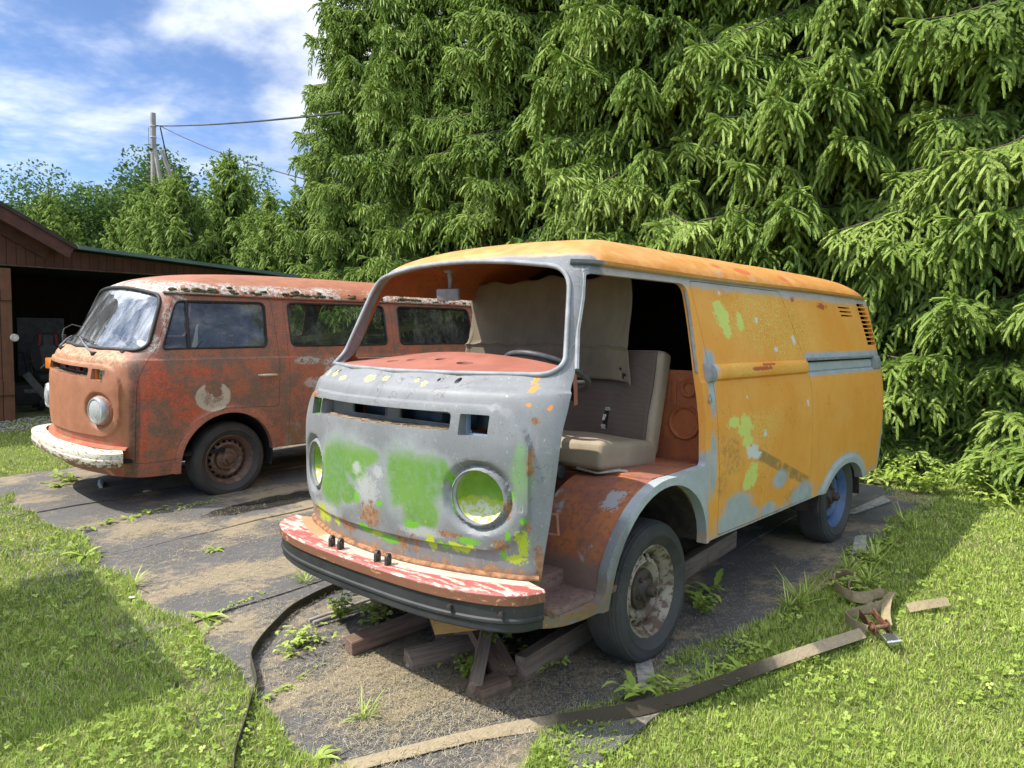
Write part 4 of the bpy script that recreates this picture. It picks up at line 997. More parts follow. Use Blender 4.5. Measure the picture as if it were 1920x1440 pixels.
    q.build('torn_foam', MAT['foam'], bk, 40)
    MB().box(cc + up*-.11 + Vector((-.0045, .04, 0)), (.008, .028, .11), rot=(0, -.24, 0)).build('tear', MAT['void'], bk, 30)
    MB().lathe([(0, .03), (.030, .028), (.036, .02), (.036, -.02), (.028, -.028), (0, -.03)], 'y', c=(.16, .33, .775), seg=24).tube([(.15, .30, .77), (.10, .15, .76)], .012, 8).build('adjuster_knob', MAT['black_plastic'], seat, 40)
    MB().tube([(.13, .42, .80), (.10, .52, .785), (.04, .60, .80), (.0, .62, .79)], .008, 6).build('seat_lever', MAT['steel'], seat, 40)
    # door striker on the pillar
    x_, z_ = -.395, 1.105
    MB().box((x_, surf_y(x_, z_)+.004, z_), (.028, .012, .075), bev=.004).box((x_+.004, surf_y(x_, z_)+.014, z_+.012), (.020, .012, .03), bev=.003).build('door_striker', MAT['steel'], van, 30)
    MB().tube([(.745, .735, .74), (.725, .775, .74), (.715, .775, .66), (.735, .735, .66)], .007, 6).box((.765, .735, .70), (.02, .02, .11)).build('door_hinge', MAT['wheelhouse'], van, 30)
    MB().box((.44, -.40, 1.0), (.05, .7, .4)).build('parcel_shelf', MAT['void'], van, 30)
    # axle tubes, underfloor
    MB().tube([(.0, -.62, .25), (.0, .62, .25)], .045, 10).tube([(-2.41, -.62, .31), (-2.41, .62, .31)], .05, 10).box((-1.1, .32, .36), (3.6, .09, .09)).box((-1.1, -.32, .36), (3.6, .09, .09)).box((.50, 0, .375), (.8, 1.1, .03)).build('chassis', MAT['well'], van, 30)
    wheel(van, (.0, .69, .252), 1, 'rim_cream', 'dark_rust', 'front wheel with rusty cream rim', lean=.02, steer=.03)
    wheel(van, (.0, -.69, .272), -1, 'rim_cream', 'dark_rust')
    wheel(van, (-2.407, .70, .318), 1, 'rim_blue', 'dark_rust', 'rear wheel with blue rim', spin=.9)
    wheel(van, (-2.407, -.70, .33), -1, 'rim_blue', 'dark_rust')
rust_edge = simple('rusty_ledge_metal', (.27, .13, .06), .85, .5, 30, bump=.5)
MAT['indic_blue'] = simple('pale_blue_indicator_frame', (.20, .29, .38), .6, .2, 20)
DASH_HOLES = [(.62, -.33, .024, .040), (.60, -.22, .020, .026), (.575, -.04, .024, .030), (.615, .16, .030, .048)]
build_orange()
# cloth hung across the cab behind the seat
def hung_cloth():
    yk = [-.80, -.5, 0, .25, .412]; ny, nz = 90, 40; V = []; F = []
    for i in range(ny+1):
        t = i/ny; y = -.735 + t*1.15
        ztop = 1.735 + .012*math.sin(t*14) + .006*math.sin(t*37) - .05*(1-t)**6; zb = np.interp(y, [-.80, -.4, 0, .3, .39, .412], [1.20, 1.195, 1.195, 1.195, 1.185, 1.165])
        for j in range(nz+1):
            s = j/nz; z = ztop + (zb-ztop)*s
            x = -.292 + .018*math.sin(y*9 + s*2) + .012*math.sin(y*23 + 1) * s + .02*math.exp(-((y-.35)/.1)**2)*s*math.sin(s*5) + .010*s*s
            x += .013*(1 if .70 > s > .66 else 0) * (1 + .3*math.sin(y*40))
            yy = y + .012*math.sin(s*7)*(abs(t-.5)*2)**3 - (.05*math.exp(-((s-.45)/.25)**2) if i < 3 else 0)*(-1)
            V.append((x, yy, z + .004*math.sin(y*50)*(s > .64)*(s < .72)))
    n = nz+1
    for i in range(ny):
        for j in range(nz):
            y = V[i*n+j][1]; z = V[i*n+j][2]
            if math.hypot((y-.372)/.013, (z-1.225)/.013) < 1 or math.hypot((y-.350)/.011, (z-1.262)/.009) < 1: continue
            F.append((i*n+j, i*n+j+1, (i+1)*n+j+1, (i+1)*n+j))
    me = np_mesh('hung_cloth', V, F, MAT['cloth'], 60); o = link('hung_cloth', me)
    md = o.modifiers.new('thickness', 'SOLIDIFY'); md.thickness = .004
    tag(o, 'grey brown perforated cloth hung across the cab behind the seat of the orange van', 'cloth'); return o
hung_cloth()
# ------------------------------------------------------------------ rusty red bus beside the garage
redvan = thing('minibus', 'rusty red minibus crusted with lichen, windows intact, white front bumper, in front of the shed', 'van', (-.14, -4.2604, .0384), (-.0498, .0034, .0029))
def glass_patch(poly, side, off=-.016, n=26):
    P = np.array(poly); x0, x1, z0, z1 = P[:, 0].min(), P[:, 0].max(), P[:, 1].min(), P[:, 1].max()
    V = [(x, side*(surf_y(x, z)+off), z) for x, z in poly]
    c = P.mean(0); V.append((c[0], side*(surf_y(c[0], c[1])+off), c[1])); k = len(poly)
    F = [(i, (i+1) % k, k) for i in range(k)]
    return V, F
def build_red():
    W1 = round_poly([(.535, 1.283), (-.36, 1.295), (-.378, 1.672), (.395, 1.662)], [.035, .05, .05, .05], 6)
    W2 = round_poly([(-.60, 1.30), (-1.69, 1.305), (-1.69, 1.685), (-.605, 1.678)], .055, 6)
    W3 = round_poly([(-1.86, 1.305), (-2.92, 1.31), (-2.88, 1.685), (-1.865, 1.685)], .055, 6)
    PANEL = round_poly([(-.56, .415), (-.56, 1.712), (-1.775, 1.712), (-1.775, .415)], .02, 3)
    me = boolean(BASE.copy(), MB().prism([(.3, 1.0), (.3, 1.0), (.3, 1.0)], 'y', 5, 6)) if False else BASE.copy()
    me.materials[0] = MAT['red']; me.materials[1] = MAT['inner_red']
    door = boolean(me, MB().prism(inset(DOOR_RED, .003), 'y', .4, 1.2), 'INTERSECT')
    pan = boolean(me, MB().prism(inset(PANEL, .0025), 'y', .4, 1.2), 'INTERSECT')
    me = boolean(me, MB().prism(DOOR_RED, 'y', .4, 1.2)); me = boolean(me, MB().prism(PANEL, 'y', .4, 1.2))
    for Wn in (W1, W2): me = boolean(me, MB().prism(Wn, 'y', -1.2, -.4))
    for lo, hi in ((.4, 1.2), (-1.2, -.4)): me = boolean(me, MB().prism(W3, 'y', lo, hi))
    door = boolean(door, MB().prism(W1, 'y', .4, 1.2)); pan = boolean(pan, MB().prism(W2, 'y', .4, 1.2))
    b = finish(me, 'body', redvan); d = finish(door, 'cab_door', redvan); p = finish(pan, 'side_panel', redvan)
    for Wn, par, s, mt in ((W1, d, 1, 'side_glass'), (W2, p, 1, 'dark_glass'), (W3, redvan, 1, 'dark_glass'), (W1, redvan, -1, 'side_glass'), (W2, redvan, -1, 'side_glass'), (W3, redvan, -1, 'side_glass')):
        V, F = glass_patch(Wn, s); g = link('window_pane', np_mesh('window_pane', V, F, MAT[mt], 60), par)
        MB().tube([(x, s*(surf_y(x, z)-.004), z) for x, z in Wn], .011, 6, closed=True).build('window_seal', MAT['seal'], g, 60)
    MB().tube([(x, surf_y(x, z)-.004, z) for x, z in ((.308, 1.664), (.318, 1.45), (.325, 1.285))], .011, 6).build('quarter_light_bar', MAT['seal'], d, 60)
    MB().tube([(.27, surf_y(.27, 1.30)-.008, 1.285), (.262, surf_y(.27, 1.3)+.018, 1.31), (.235, surf_y(.27, 1.3)+.022, 1.35)], .006, 6).build('quarter_light_catch', MAT['black_plastic'], d, 60)
    MB().tube([(-.26, .825, 1.055), (-.27, .852, 1.057), (-.33, .860, 1.058), (-.41, .858, 1.056), (-.43, .83, 1.053)], [.010, .011, .012, .010, .009], 8).build('door_handle', simple('cream_door_handle', (.55, .45, .33), .5, .2, 20), d, 60)
    # windscreen
    V = []; F = []; k = len(WS)
    for sc_ in np.linspace(1, 0, 9):
        for (y, z) in WS:
            yy, zz_ = y*sc_, 1.495 + (z-1.495)*sc_; V.append((surf_x(yy, zz_)-.012, yy, zz_))
    for r in range(8):
        for i in range(k): F.append((r*k+i, r*k+(i+1) % k, (r+1)*k+(i+1) % k, (r+1)*k+i))
    ws = link('windscreen', np_mesh('windscreen', V, F, MAT['windscreen'], 60), redvan)
    MB().tube(surf_path_front(WS, .003), .016, 8, closed=True).build('window_seal', MAT['seal'], ws, 60)
    for (y0, y1, z1) in ((.36, -.10, 1.335), (-.30, -.62, 1.315)):
        px, pz = surf_x(y0, 1.225), 1.225
        wp = MB().tube([(px+.002, y0, pz), (px+.03, y0, pz+.012), (surf_x((y0+y1)/2, 1.29)+.03, (y0+y1)/2, 1.292), (surf_x(y1*.9, z1)+.022, y1*.9+.03, z1)], [.013, .010, .006, .004], 8).build('wiper', MAT['grey_plastic'], redvan, 60)
        MB().tube([(surf_x(y, z)+.016, y, z) for y, z in ((y0-.12, 1.305), (y0-.25, z1-.015), (y0-.42, z1), (y1-.06, z1-.005))], .0055, 6).build('wiper_blade', MAT['seal'], wp, 60)
        MB().lathe([(.016, -.01), (.018, .02), (.012, .032), (0, .034)], 'x', c=(px, y0, pz), seg=14).build('wiper_spindle', MAT['black_plastic'], wp, 50)
    gutter(redvan, MAT['red'])
    bumper(redvan, 'white')
    nose_sweep('front_ledge', .525, [(-.03, .004), (.006, .010), (.022, .004), (.05, -.004), (.055, -.014), (.02, -.014), (-.03, -.006)], MAT['red'], redvan, .74)
    for s in (1, -1):
        nx = Vector((surf_x(s*HL_Y+.05, HL_Z) - surf_x(s*HL_Y-.05, HL_Z), .1, 0)); ang = math.atan2(-nx.x, nx.y)*.55
        x0 = surf_x(s*HL_Y, HL_Z) - .01
        hl = MB().lathe([(.108, -.03), (.110, .02), (.106, .045), (.098, .058), (.088, .060), (.086, .052), (.095, .04), (.096, -.03)], 'x', seg=48, closed=True).build('headlight', MAT['galv'], redvan, 40)
        hl.location = (x0, s*HL_Y, HL_Z); hl.rotation_euler = (0, 0, ang)
        ln = MB().lathe([(.092, .050), (.07, .060), (.045, .067), (.02, .071), (0, .072)], 'x', seg=40).build('lens', MAT['lens'], hl, 60)
        x1 = surf_x(s*.522, 1.077)
        if s > 0:
            h = MB().box((x1-.005, s*.524, 1.077), (.022, .118, .088), rot=(0, 0, -.28)).build('indicator', MAT['reflector'], redvan, 30)
            MB().box((x1+.006, s*.470, 1.077), (.028, .008, .086), rot=(0, 0, -.2), bev=.004).build('amber_edge', MAT['amber'], h, 30)
            MB().box((x1-.026, s*.578, 1.080), (.03, .010, .086), rot=(0, 0, -.3)).box((x1-.006, s*.53, 1.119), (.03, .12, .006), rot=(0, 0, -.28)).box((x1-.006, s*.53, 1.035), (.03, .12, .006), rot=(0, 0, -.28)).build('chrome_edge', MAT['chrome'], h, 30)
        else:
            MB().box((x1+.012, s*.524, 1.077), (.05, .118, .092), rot=(0, 0, .28), bev=.008).build('indicator', MAT['amber'], redvan, 30)
    vent_tray(redvan, MAT['vent_red'])
    for y0, w_ in ((.19, .30), (-.18, .22)): MB().box((.855, y0, 1.084), (.012, w_, .05)).build('vent_flap', MAT['dark_rust'], redvan, 30)
    # side mirror remains on the far pillar
    m = MB().tube([(.70, -.735, 1.25), (.75, -.78, 1.29), (.72, -.82, 1.36), (.66, -.80, 1.40), (.60, -.755, 1.38)], .006, 6).box((.735, -.775, 1.275), (.03, .03, .07), bev=.006); m.build('mirror_bracket', MAT['black_plastic'], redvan, 40)
    # interior
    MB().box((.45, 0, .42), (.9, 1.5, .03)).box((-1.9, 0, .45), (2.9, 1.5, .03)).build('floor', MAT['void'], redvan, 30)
    MB().box((.60, 0, 1.235), (.36, 1.25, .07), bev=.03).box((.44, 0, 1.12), (.05, 1.2, .28), bev=.02).build('dashboard', MAT['black_plastic'], redvan, 40)
    nrm = Vector((-.45, 0, .89)).normalized(); ax = Vector((.89, 0, .45)).normalized(); ay = Vector((0, 1, 0)); c = Vector((.22, .35, 1.26))
    sw = MB().tube([c + ax*(.20*math.cos(a)) + ay*(.20*math.sin(a)) for a in np.linspace(0, 2*math.pi, 41)[:-1]], .013, 8, closed=True).build('steering_wheel', MAT['black_plastic'], redvan, 60)
    for a in (R(65), R(115), R(245), R(295)): pass
    MB().tube([c - ay*.19, c - nrm*.03, c + ay*.19], .010, 8).tube([c - nrm*.03, c - nrm*.5], .022, 8).build('steering_spoke', MAT['black_plastic'], sw, 50)
    for y in (.38, -.38):
        st = bpy.data.objects.new('seat', None); COL.objects.link(st); st.parent = redvan
        MB().box((-.12, y, .90), (.46, .52, .14), bev=.03).build('seat_cushion', MAT['grey_plastic'], st, 50)
        MB().box((-.40, y, 1.18), (.11, .50, .50), rot=(0, -.22, 0), bev=.035).build('seat_back', MAT['grey_plastic'], st, 50)
        MB().box((-.465, y, 1.52), (.07, .27, .17), rot=(0, -.15, 0), bev=.03).build('headrest', simple('grey_headrest_cloth', (.22, .23, .235), .9), st, 50)
    MB().box((-1.62, .10, 1.36), (2.9, .03, .055), rot=(0, .075, .06)).build('reflection_bar', simple('pale_reflection_bar', (.36, .33, .28), .7), redvan, 30)  # pale slanting bar added inside, standing in for a band reflected in the windows
    MB().box((-1.55, -.2, 1.10), (1.9, .9, .36), rot=(0, .03, 0), bev=.05).build('stored_padding', simple('dark_stored_padding', (.06, .062, .065), .9), redvan, 50)
    for s in (1, -1):
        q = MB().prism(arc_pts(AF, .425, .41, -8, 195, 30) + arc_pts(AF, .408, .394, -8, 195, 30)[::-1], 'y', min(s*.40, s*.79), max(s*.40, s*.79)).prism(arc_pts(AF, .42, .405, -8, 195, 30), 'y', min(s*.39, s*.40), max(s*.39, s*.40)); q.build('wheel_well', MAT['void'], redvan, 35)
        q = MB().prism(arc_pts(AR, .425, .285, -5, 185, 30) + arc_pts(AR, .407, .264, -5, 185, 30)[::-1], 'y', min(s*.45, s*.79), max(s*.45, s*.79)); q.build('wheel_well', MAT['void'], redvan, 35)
    # moss cushions growing along the gutter
    rs = random.Random(5); mb = MB()
    for i in range(95):
        x = rs.choice((-.12, .1, .28, -.32, -.75, -.95, -1.35, -1.6, -1.9, -2.1, -2.4, -2.7)) + rs.gauss(0, .07); z = 1.742 + abs(rs.gauss(0, .018)); y = surf_y(x, z)
        bm = bmesh.new(); bmesh.ops.create_icosphere(bm, subdivisions=2, radius=1)
        sx = rs.uniform(.010, .028)
        for v in bm.verts: v.co = Vector((v.co.x*sx*1.4, v.co.y*sx*.7, v.co.z*sx*.6)) * rs.uniform(.75, 1.25) + Vector((x, y, z))
        bm.verts.index_update(); mb.add([v.co for v in bm.verts], [[v.index for v in f.verts] for f in bm.faces]); bm.free()
    ms = mb.build('moss', simple('dark_gutter_moss', (.075, .065, .025), .95, .6, 60, bump=.6), redvan, 60); ms['kind'] = 'stuff'
    MB().tube([(.0, -.62, .33), (.0, .62, .33)], .045, 10).box((-1.1, .0, .40), (3.8, .9, .05)).build('chassis', MAT['void'], redvan, 30)
    wheel(redvan, (-.034, .69, .334), 1, 'rim_rust', 'rim_rust', 'front wheel with brown rusty rim')
    wheel(redvan, (-.034, -.69, .334), -1, 'rim_rust', 'rim_rust'); wheel(redvan, (-2.42, .70, .33), 1, 'rim_rust', 'rim_rust'); wheel(redvan, (-2.42, -.70, .33), -1, 'rim_rust', 'rim_rust')
build_red()
# little pennants hung inside the side windows
pt = thing('pennant_string', 'string of small orange pennants hung inside the side windows of the rusty minibus', 'pennants', (-1.2, -3.80, 1.70))
for k, x in enumerate((-.98+1.2, -1.12+1.2, -1.28+1.2, -1.42+1.2, -2.0+1.2, -2.15+1.2)):
    V = [(x-.055, 0, .01), (x+.055, 0, .01), (x, .004, -.085)]
    MB().add(V + [(a, b-.003, c) for a, b, c in V], [(0, 1, 2), (5, 4, 3), (0, 3, 4, 1), (1, 4, 5, 2), (2, 5, 3, 0)]).build('pennant', simple('orange_pennant_cloth', (.60, .26, .04), .8) if k == 0 else bpy.data.materials['orange_pennant_cloth'], pt, None)
# ------------------------------------------------------------------ garage
def board_mat(name, a, b, dark=.5, axis=0, width=.115):
    m = Mat(name, .75); x, y, z = m.xyz; nm = m.noise(6, 5, .6); st = m.noise(1.0, 6, .65, vec=m.vec((45, 45, 2.0) if axis == 0 else (2.0, 45, 45)))
    u = m.math('DIVIDE', x if axis == 0 else z, width); fr = m.math('FRACT', u); cell = m.math('FLOOR', u)
    wn_ = m.n('ShaderNodeTexWhiteNoise', noise_dimensions='1D'); m.put(wn_.inputs['W'], cell)
    c = m.mix(m.step(nm, .3, .7), a, b); c = m.mix(m.mul(wn_.outputs['Value'], .45), c, tuple(q*.55 for q in a))
    c = m.mix(m.mul(m.step(st, .5, .7), dark), c, tuple(q*.45 for q in a))
    gap = m.mx(m.step(fr, .05, .03), m.step(fr, .96, .975)); c = m.mix(gap, c, (.012, .008, .006)); m.color(c)
    m.bump(m.sub(m.mul(st, .4), gap), .5, .008); return m.m
WOOD_DK = board_mat('dark_red_brown_boards', (.095, .036, .024), (.13, .050, .032))
WOOD_DOOR = board_mat('brown_door_boards', (.20, .085, .042), (.15, .062, .034), width=.14)
TRIM = simple('dark_red_brown_trim', (.085, .030, .022), .7, .25, 9)
ROOFM = simple('green_grey_roof_sheet', (.10, .15, .145), .45, .15, 6)
GY = -9.4
def garage():
    g = thing('garage', 'dark red-brown boarded shed with an open doorway and a low side roof behind the minibus', 'shed', (0, GY, 0))
    x0, x1 = -3.75, 5.6; ridge = 2.5
    def top(x): return 2.57 + (x + .89)*.55 if x > -.89 and x <= ridge else (2.57 + (2*ridge - x + .89)*.55 if x > ridge else 2.43)
    gl = [(-.91, 2.285), (x1, 2.285), (x1, top(x1)), (ridge, top(ridge)), (-.91, 2.56)]
    MB().prism(gl, 'y', -.10, .0).build('gable_wall', WOOD_DK, g, None)
    MB().box((4.0, -.05, 1.15), (3.2, .10, 2.268)).build('front_wall', WOOD_DK, g, None)
    MB().box((-3.9, -.05, 1.2), (.5, .10, 2.4)).build('front_wall', WOOD_DK, g, None)
    MB().prism([(-4.1, 2.285), (-.912, 2.285), (-.912, 2.545), (-4.1, 2.375)], 'y', -.10, .002).build('lintel_boards', WOOD_DK, g, None)
    MB().box((.0, .012, 2.290), (8.2, .03, .016)).build('lintel_trim', simple('weathered_lintel_strip', (.16, .085, .055), .8), g, None)
    # box behind
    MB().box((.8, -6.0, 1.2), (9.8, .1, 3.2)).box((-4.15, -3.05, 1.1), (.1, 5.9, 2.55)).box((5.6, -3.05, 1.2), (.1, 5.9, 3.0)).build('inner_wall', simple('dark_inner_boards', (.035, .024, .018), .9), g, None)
    sl = math.atan(.55)
    for sgn in (1, -1):
        cx_ = ridge - sgn*1.66; L_ = 3.79
        r = MB().box((0, 0, 0), (L_, 6.9, .05)).build('roof', simple('dark_roofing', (.045, .032, .030), .85) if sgn > 0 else bpy.data.materials['dark_roofing'], g, None)
        r.location = (cx_, -2.95, top(cx_ if sgn > 0 else 2*ridge - cx_) - .05); r.rotation_euler = (0, -sgn*sl, 0)
        f = MB().box((0, 0, 0), (L_-.02, .035, .17)).build('barge_board', TRIM, r, None); f.location = (0, 3.4, -.09)
        f2 = MB().box((0, 0, 0), (L_-.22, .03, .20)).build('barge_board', TRIM, r, None); f2.location = (sgn*.06, 3.02, -.16)
    a_ = math.atan((2.545-2.375)/3.2)
    r = MB().box((-2.62, -2.9, 2.497), (3.5, 6.6, .018), rot=(0, -a_, 0)).build('low_roof', ROOFM, g, None)
    MB().box((-2.62, .40, 2.48), (3.5, .02, .05), rot=(0, -a_, 0)).build('roof_edge', ROOFM, r, None)
    # door leaf folded back beside the opening
    d = MB().box((.50, .06, 1.215), (1.28, .035, 2.06)).build('door_leaf', WOOD_DOOR, g, None)
    MB().box((.50, .09, .62), (1.26, .028, .17)).box((.50, .09, 1.88), (1.26, .028, .13)).box((.50, .09, 1.25), (.12, .026, 1.45), rot=(0, .68, 0)).build('door_batten', WOOD_DOOR, d, None)
    MB().lathe([(.0, .03), (.045, .028), (.055, .015), (.055, 0), (0, 0)], 'y', c=(-.155, .07, 1.31), seg=20).build('door_disc', simple('white_door_disc', (.62, .60, .55), .5), d, 40)
    return g
garage()
def inside():
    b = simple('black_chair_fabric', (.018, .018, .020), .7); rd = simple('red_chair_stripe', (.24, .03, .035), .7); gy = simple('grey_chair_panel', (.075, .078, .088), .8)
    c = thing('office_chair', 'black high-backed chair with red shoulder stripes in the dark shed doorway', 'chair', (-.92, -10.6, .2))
    bp = round_poly([(-.20, .60), (.20, .60), (.24, .85), (.19, 1.0), (.15, 1.18), (-.15, 1.18), (-.19, 1.0), (-.24, .85)], .06, 5)
    MB().prism(bp, 'y', -.06, .05).build('seat_back', b, c, 30)
    MB().prism([(-.085, .66), (.085, .66), (.12, .95), (.06, 1.0), (.07, 1.14), (-.07, 1.14), (-.06, 1.0), (-.12, .95)], 'y', .0, .062).build('back_panel', gy, c, 30)
    for s in (1, -1): MB().prism([(s*.10, 1.0), (s*.14, .97), (s*.125, 1.16), (s*.085, 1.16)], 'y', .0, .064).build('stripe', rd, c, 30)
    MB().box((0, .22, .50), (.48, .46, .11), bev=.04).build('seat', b, c, 40)
    MB().tube([(0, .2, .45), (0, .2, .12)], .03, 8).build('post', b, c, 40)
    bs = MB()
    for k in range(5): bs.tube([(0, .2, .13), (.28*math.cos(k*1.257), .2+.28*math.sin(k*1.257), .06)], .022, 6)
    bs.build('base', b, c, 40)
    for s in (1, -1): MB().box((s*.28, .2, .74), (.07, .26, .035), bev=.01).tube([(s*.27, .2, .5), (s*.28, .2, .72)], .018, 6).build('armrest', b, c, 40)
    MB().box((-1.02, -11.2, 1.15), (.66, .04, .92), bev=.005).build('board_panel', gy, None, 30)
    tag(bpy.data.objects['board_panel'], 'dark grey board standing behind the black chair in the shed', 'board')
    m = thing('lawn_mower', 'dark machine with a pale name plate in the shed doorway', 'mower', (-.50, -10.3, .22))
    MB().box((0, 0, .24), (.34, .44, .30), bev=.05).build('body', b, m, 40)
    MB().box((-.04, .225, .30), (.20, .01, .07), bev=.004).build('name_plate', gy, m, 30)
    f = bpy.data.curves.new('lettering', 'FONT'); f.body = 'TORO'; f.size = .06; f.align_x = 'CENTER'; f.extrude = .002
    fo = bpy.data.objects.new('tmp_text', f); COL.objects.link(fo); bpy.context.view_layer.update()
    me = bpy.data.meshes.new_from_object(fo.evaluated_get(bpy.context.evaluated_depsgraph_get())); bpy.data.objects.remove(fo)
    me.materials.clear(); me.materials.append(simple('pale_lettering', (.30, .30, .29), .6)); lo = link('lettering', me, m); lo.location = (-.04, .232, .28); lo.rotation_euler = (R(90), 0, math.pi)
    for s in (1, -1): MB().lathe([(.0, -.03), (.085, -.03), (.09, 0), (.085, .03), (0, .03)], 'x', c=(s*.19, .12, .09), seg=20).build('wheel', b, m, 40)
    MB().tube([(-.13, -.2, .35), (-.16, -.55, .85), (.16, -.55, .85), (.13, -.2, .35)], .012, 6).build('handle', b, m, 50)
    bt = MB().box((-1.28, -10.15, .46), (.26, .36, .30), bev=.02); o = bt.build('battery_charger', gy, None, 30); tag(o, 'dark grey box unit with a small row of pale buttons beside the chair', 'box')
    q = MB()
    for k in range(3): q.box((-1.21, -9.968, .53 - k*.06), (.05, .008, .016))
    q.build('button_row', simple('pale_buttons', (.35, .36, .38), .5), o, None)
    o = MB().box((-.62, -9.75, .47), (.10, .03, .80), rot=(0, .62, 0)).build('leaning_plank', simple('grey_plank_wood', (.075, .075, .078), .8), None, None); tag(o, 'dark grey plank leaning aslant inside the shed doorway', 'plank')
    bg = MB().lathe([(0, -.26), (.11, -.25), (.15, -.2), (.15, .2), (.11, .25), (0, .26)], 'x', c=(-.95, -9.72, .33), seg=20).build('holdall', simple('black_bag_cloth', (.016, .014, .015), .8), None, 50); tag(bg, 'black rounded bag with dark red strap on the shed gravel', 'bag')
    MB().tube([(-1.05, -9.60, .36), (-1.0, -9.56, .5), (-.88, -9.56, .5), (-.83, -9.60, .36)], .014, 6).build('strap', rd, bg, 50)
    o = MB().tube([(-.62, -9.9, .86), (-.98, -10.2, 1.12)], .006, 6).build('thin_rod', simple('pale_rod', (.4, .4, .38), .5), None, 40); tag(o, 'thin pale rod slanting up across the dark doorway', 'rod')
inside()
# threshold gravel
V = []; F = []; rs = np.random.default_rng(3)
for k in range(1500):
    x = rs.uniform(-1.9, .55); y = rs.uniform(-9.45, -8.35); s = rs.uniform(.008, .022); z = gz(x, y) + s*.3
    o = len(V)
    for d in ((1, 0, 0), (-1, 0, 0), (0, 1, 0), (0, -1, 0), (0, 0, .7), (0, 0, -.7)): V.append((x + d[0]*s*rs.uniform(.7, 1.2), y + d[1]*s*rs.uniform(.7, 1.2), z + d[2]*s))
    for a, b, c in ((0, 2, 4), (2, 1, 4), (1, 3, 4), (3, 0, 4), (2, 0, 5), (1, 2, 5), (3, 1, 5), (0, 3, 5)): F.append((o+a, o+b, o+c))
gr = link('gravel', np_mesh('gravel', np.array(V), np.array(F), simple('pale_gravel', (.36, .35, .32), .9, .4, 5)))
tag(gr, 'pale gravel strip at the shed doorway', 'gravel', kind='stuff')

# ------------------------------------------------------------------ concrete pole with braces and cables
CONC = simple('weathered_concrete_pole', (.30, .275, .24), .9, .25, 3)
CABLE = simple('black_cable', (.02, .02, .02), .6)
def pole():
    p = thing('utility_pole', 'weathered concrete utility pole braced by two leaning struts above the trees', 'pole', (-7.6, -22.4, 0))
    base = Vector((-7.6, -22.4, 0))
    def L_(v): return Vector(v) - base
    MB().tube([L_((-7.52, -22.36, .4)), L_((-7.56, -22.40, 4)), L_((-7.618, -22.427, 8.36))], [.13, .11, .085], 8).build('shaft', CONC, p, 40)
    MB().tube([L_((-7.63, -22.38, 7.25)), L_((-7.74, -22.0, 5.4)), L_((-7.95, -21.4, 1.0))], [.065, .08, .09], 8).build('strut', CONC, p, 40)
    MB().tube([L_((-7.80, -22.25, 7.20)), L_((-8.10, -21.95, 5.8)), L_((-9.2, -21.0, 1.0))], [.065, .08, .09], 8).build('strut', CONC, p, 40)
    for z in (7.95, 7.6, 7.1): MB().lathe([(.10, -.02), (.105, .0), (.10, .02)], 'z', c=tuple(L_((-7.605, -22.42, z))), seg=12).build('clamp', simple('pale_clamp_band', (.5, .5, .48), .5) if z == 7.95 else bpy.data.materials['pale_clamp_band'], p, None)
    MB().box(L_((-7.60, -22.40, 7.2)), (.28, .10, .05)).build('cross_bolt', CABLE, p, None)
    rot_ = MB().tube([L_((-7.50, -22.50, 7.9)), L_((-7.47, -22.48, 6.2)), L_((-7.43, -22.46, 4.0))], .008, 6).build('earth_wire', CABLE, p, None)
    a = Vector((-7.748, -22.241, 7.957))
    for lab, b, sag, r in (('twisted black cable running right from the pole top into the spruce', Vector((-4.946, -8.558, 5.22)), .06, .020), ('thin black cable sloping down from the pole towards the spruce', Vector((-6.411, -11.39, 4.60)), .14, .012), ('short black cable dropping steeply behind the concrete pole', Vector((-10.83, -27.8, 6.6)), .15, .02)):
        pts = []
        for t in np.linspace(0, 1, 40):
            if t == 0: pts.append(Vector((-7.60, -22.40, 7.96)))
            q = a.lerp(b, t); q.z -= sag*4*t*(1-t); pts.append(q)
        tag(MB().tube(pts, r, 6).build('power_cable', CABLE, None, 60), lab, 'cable')
pole()

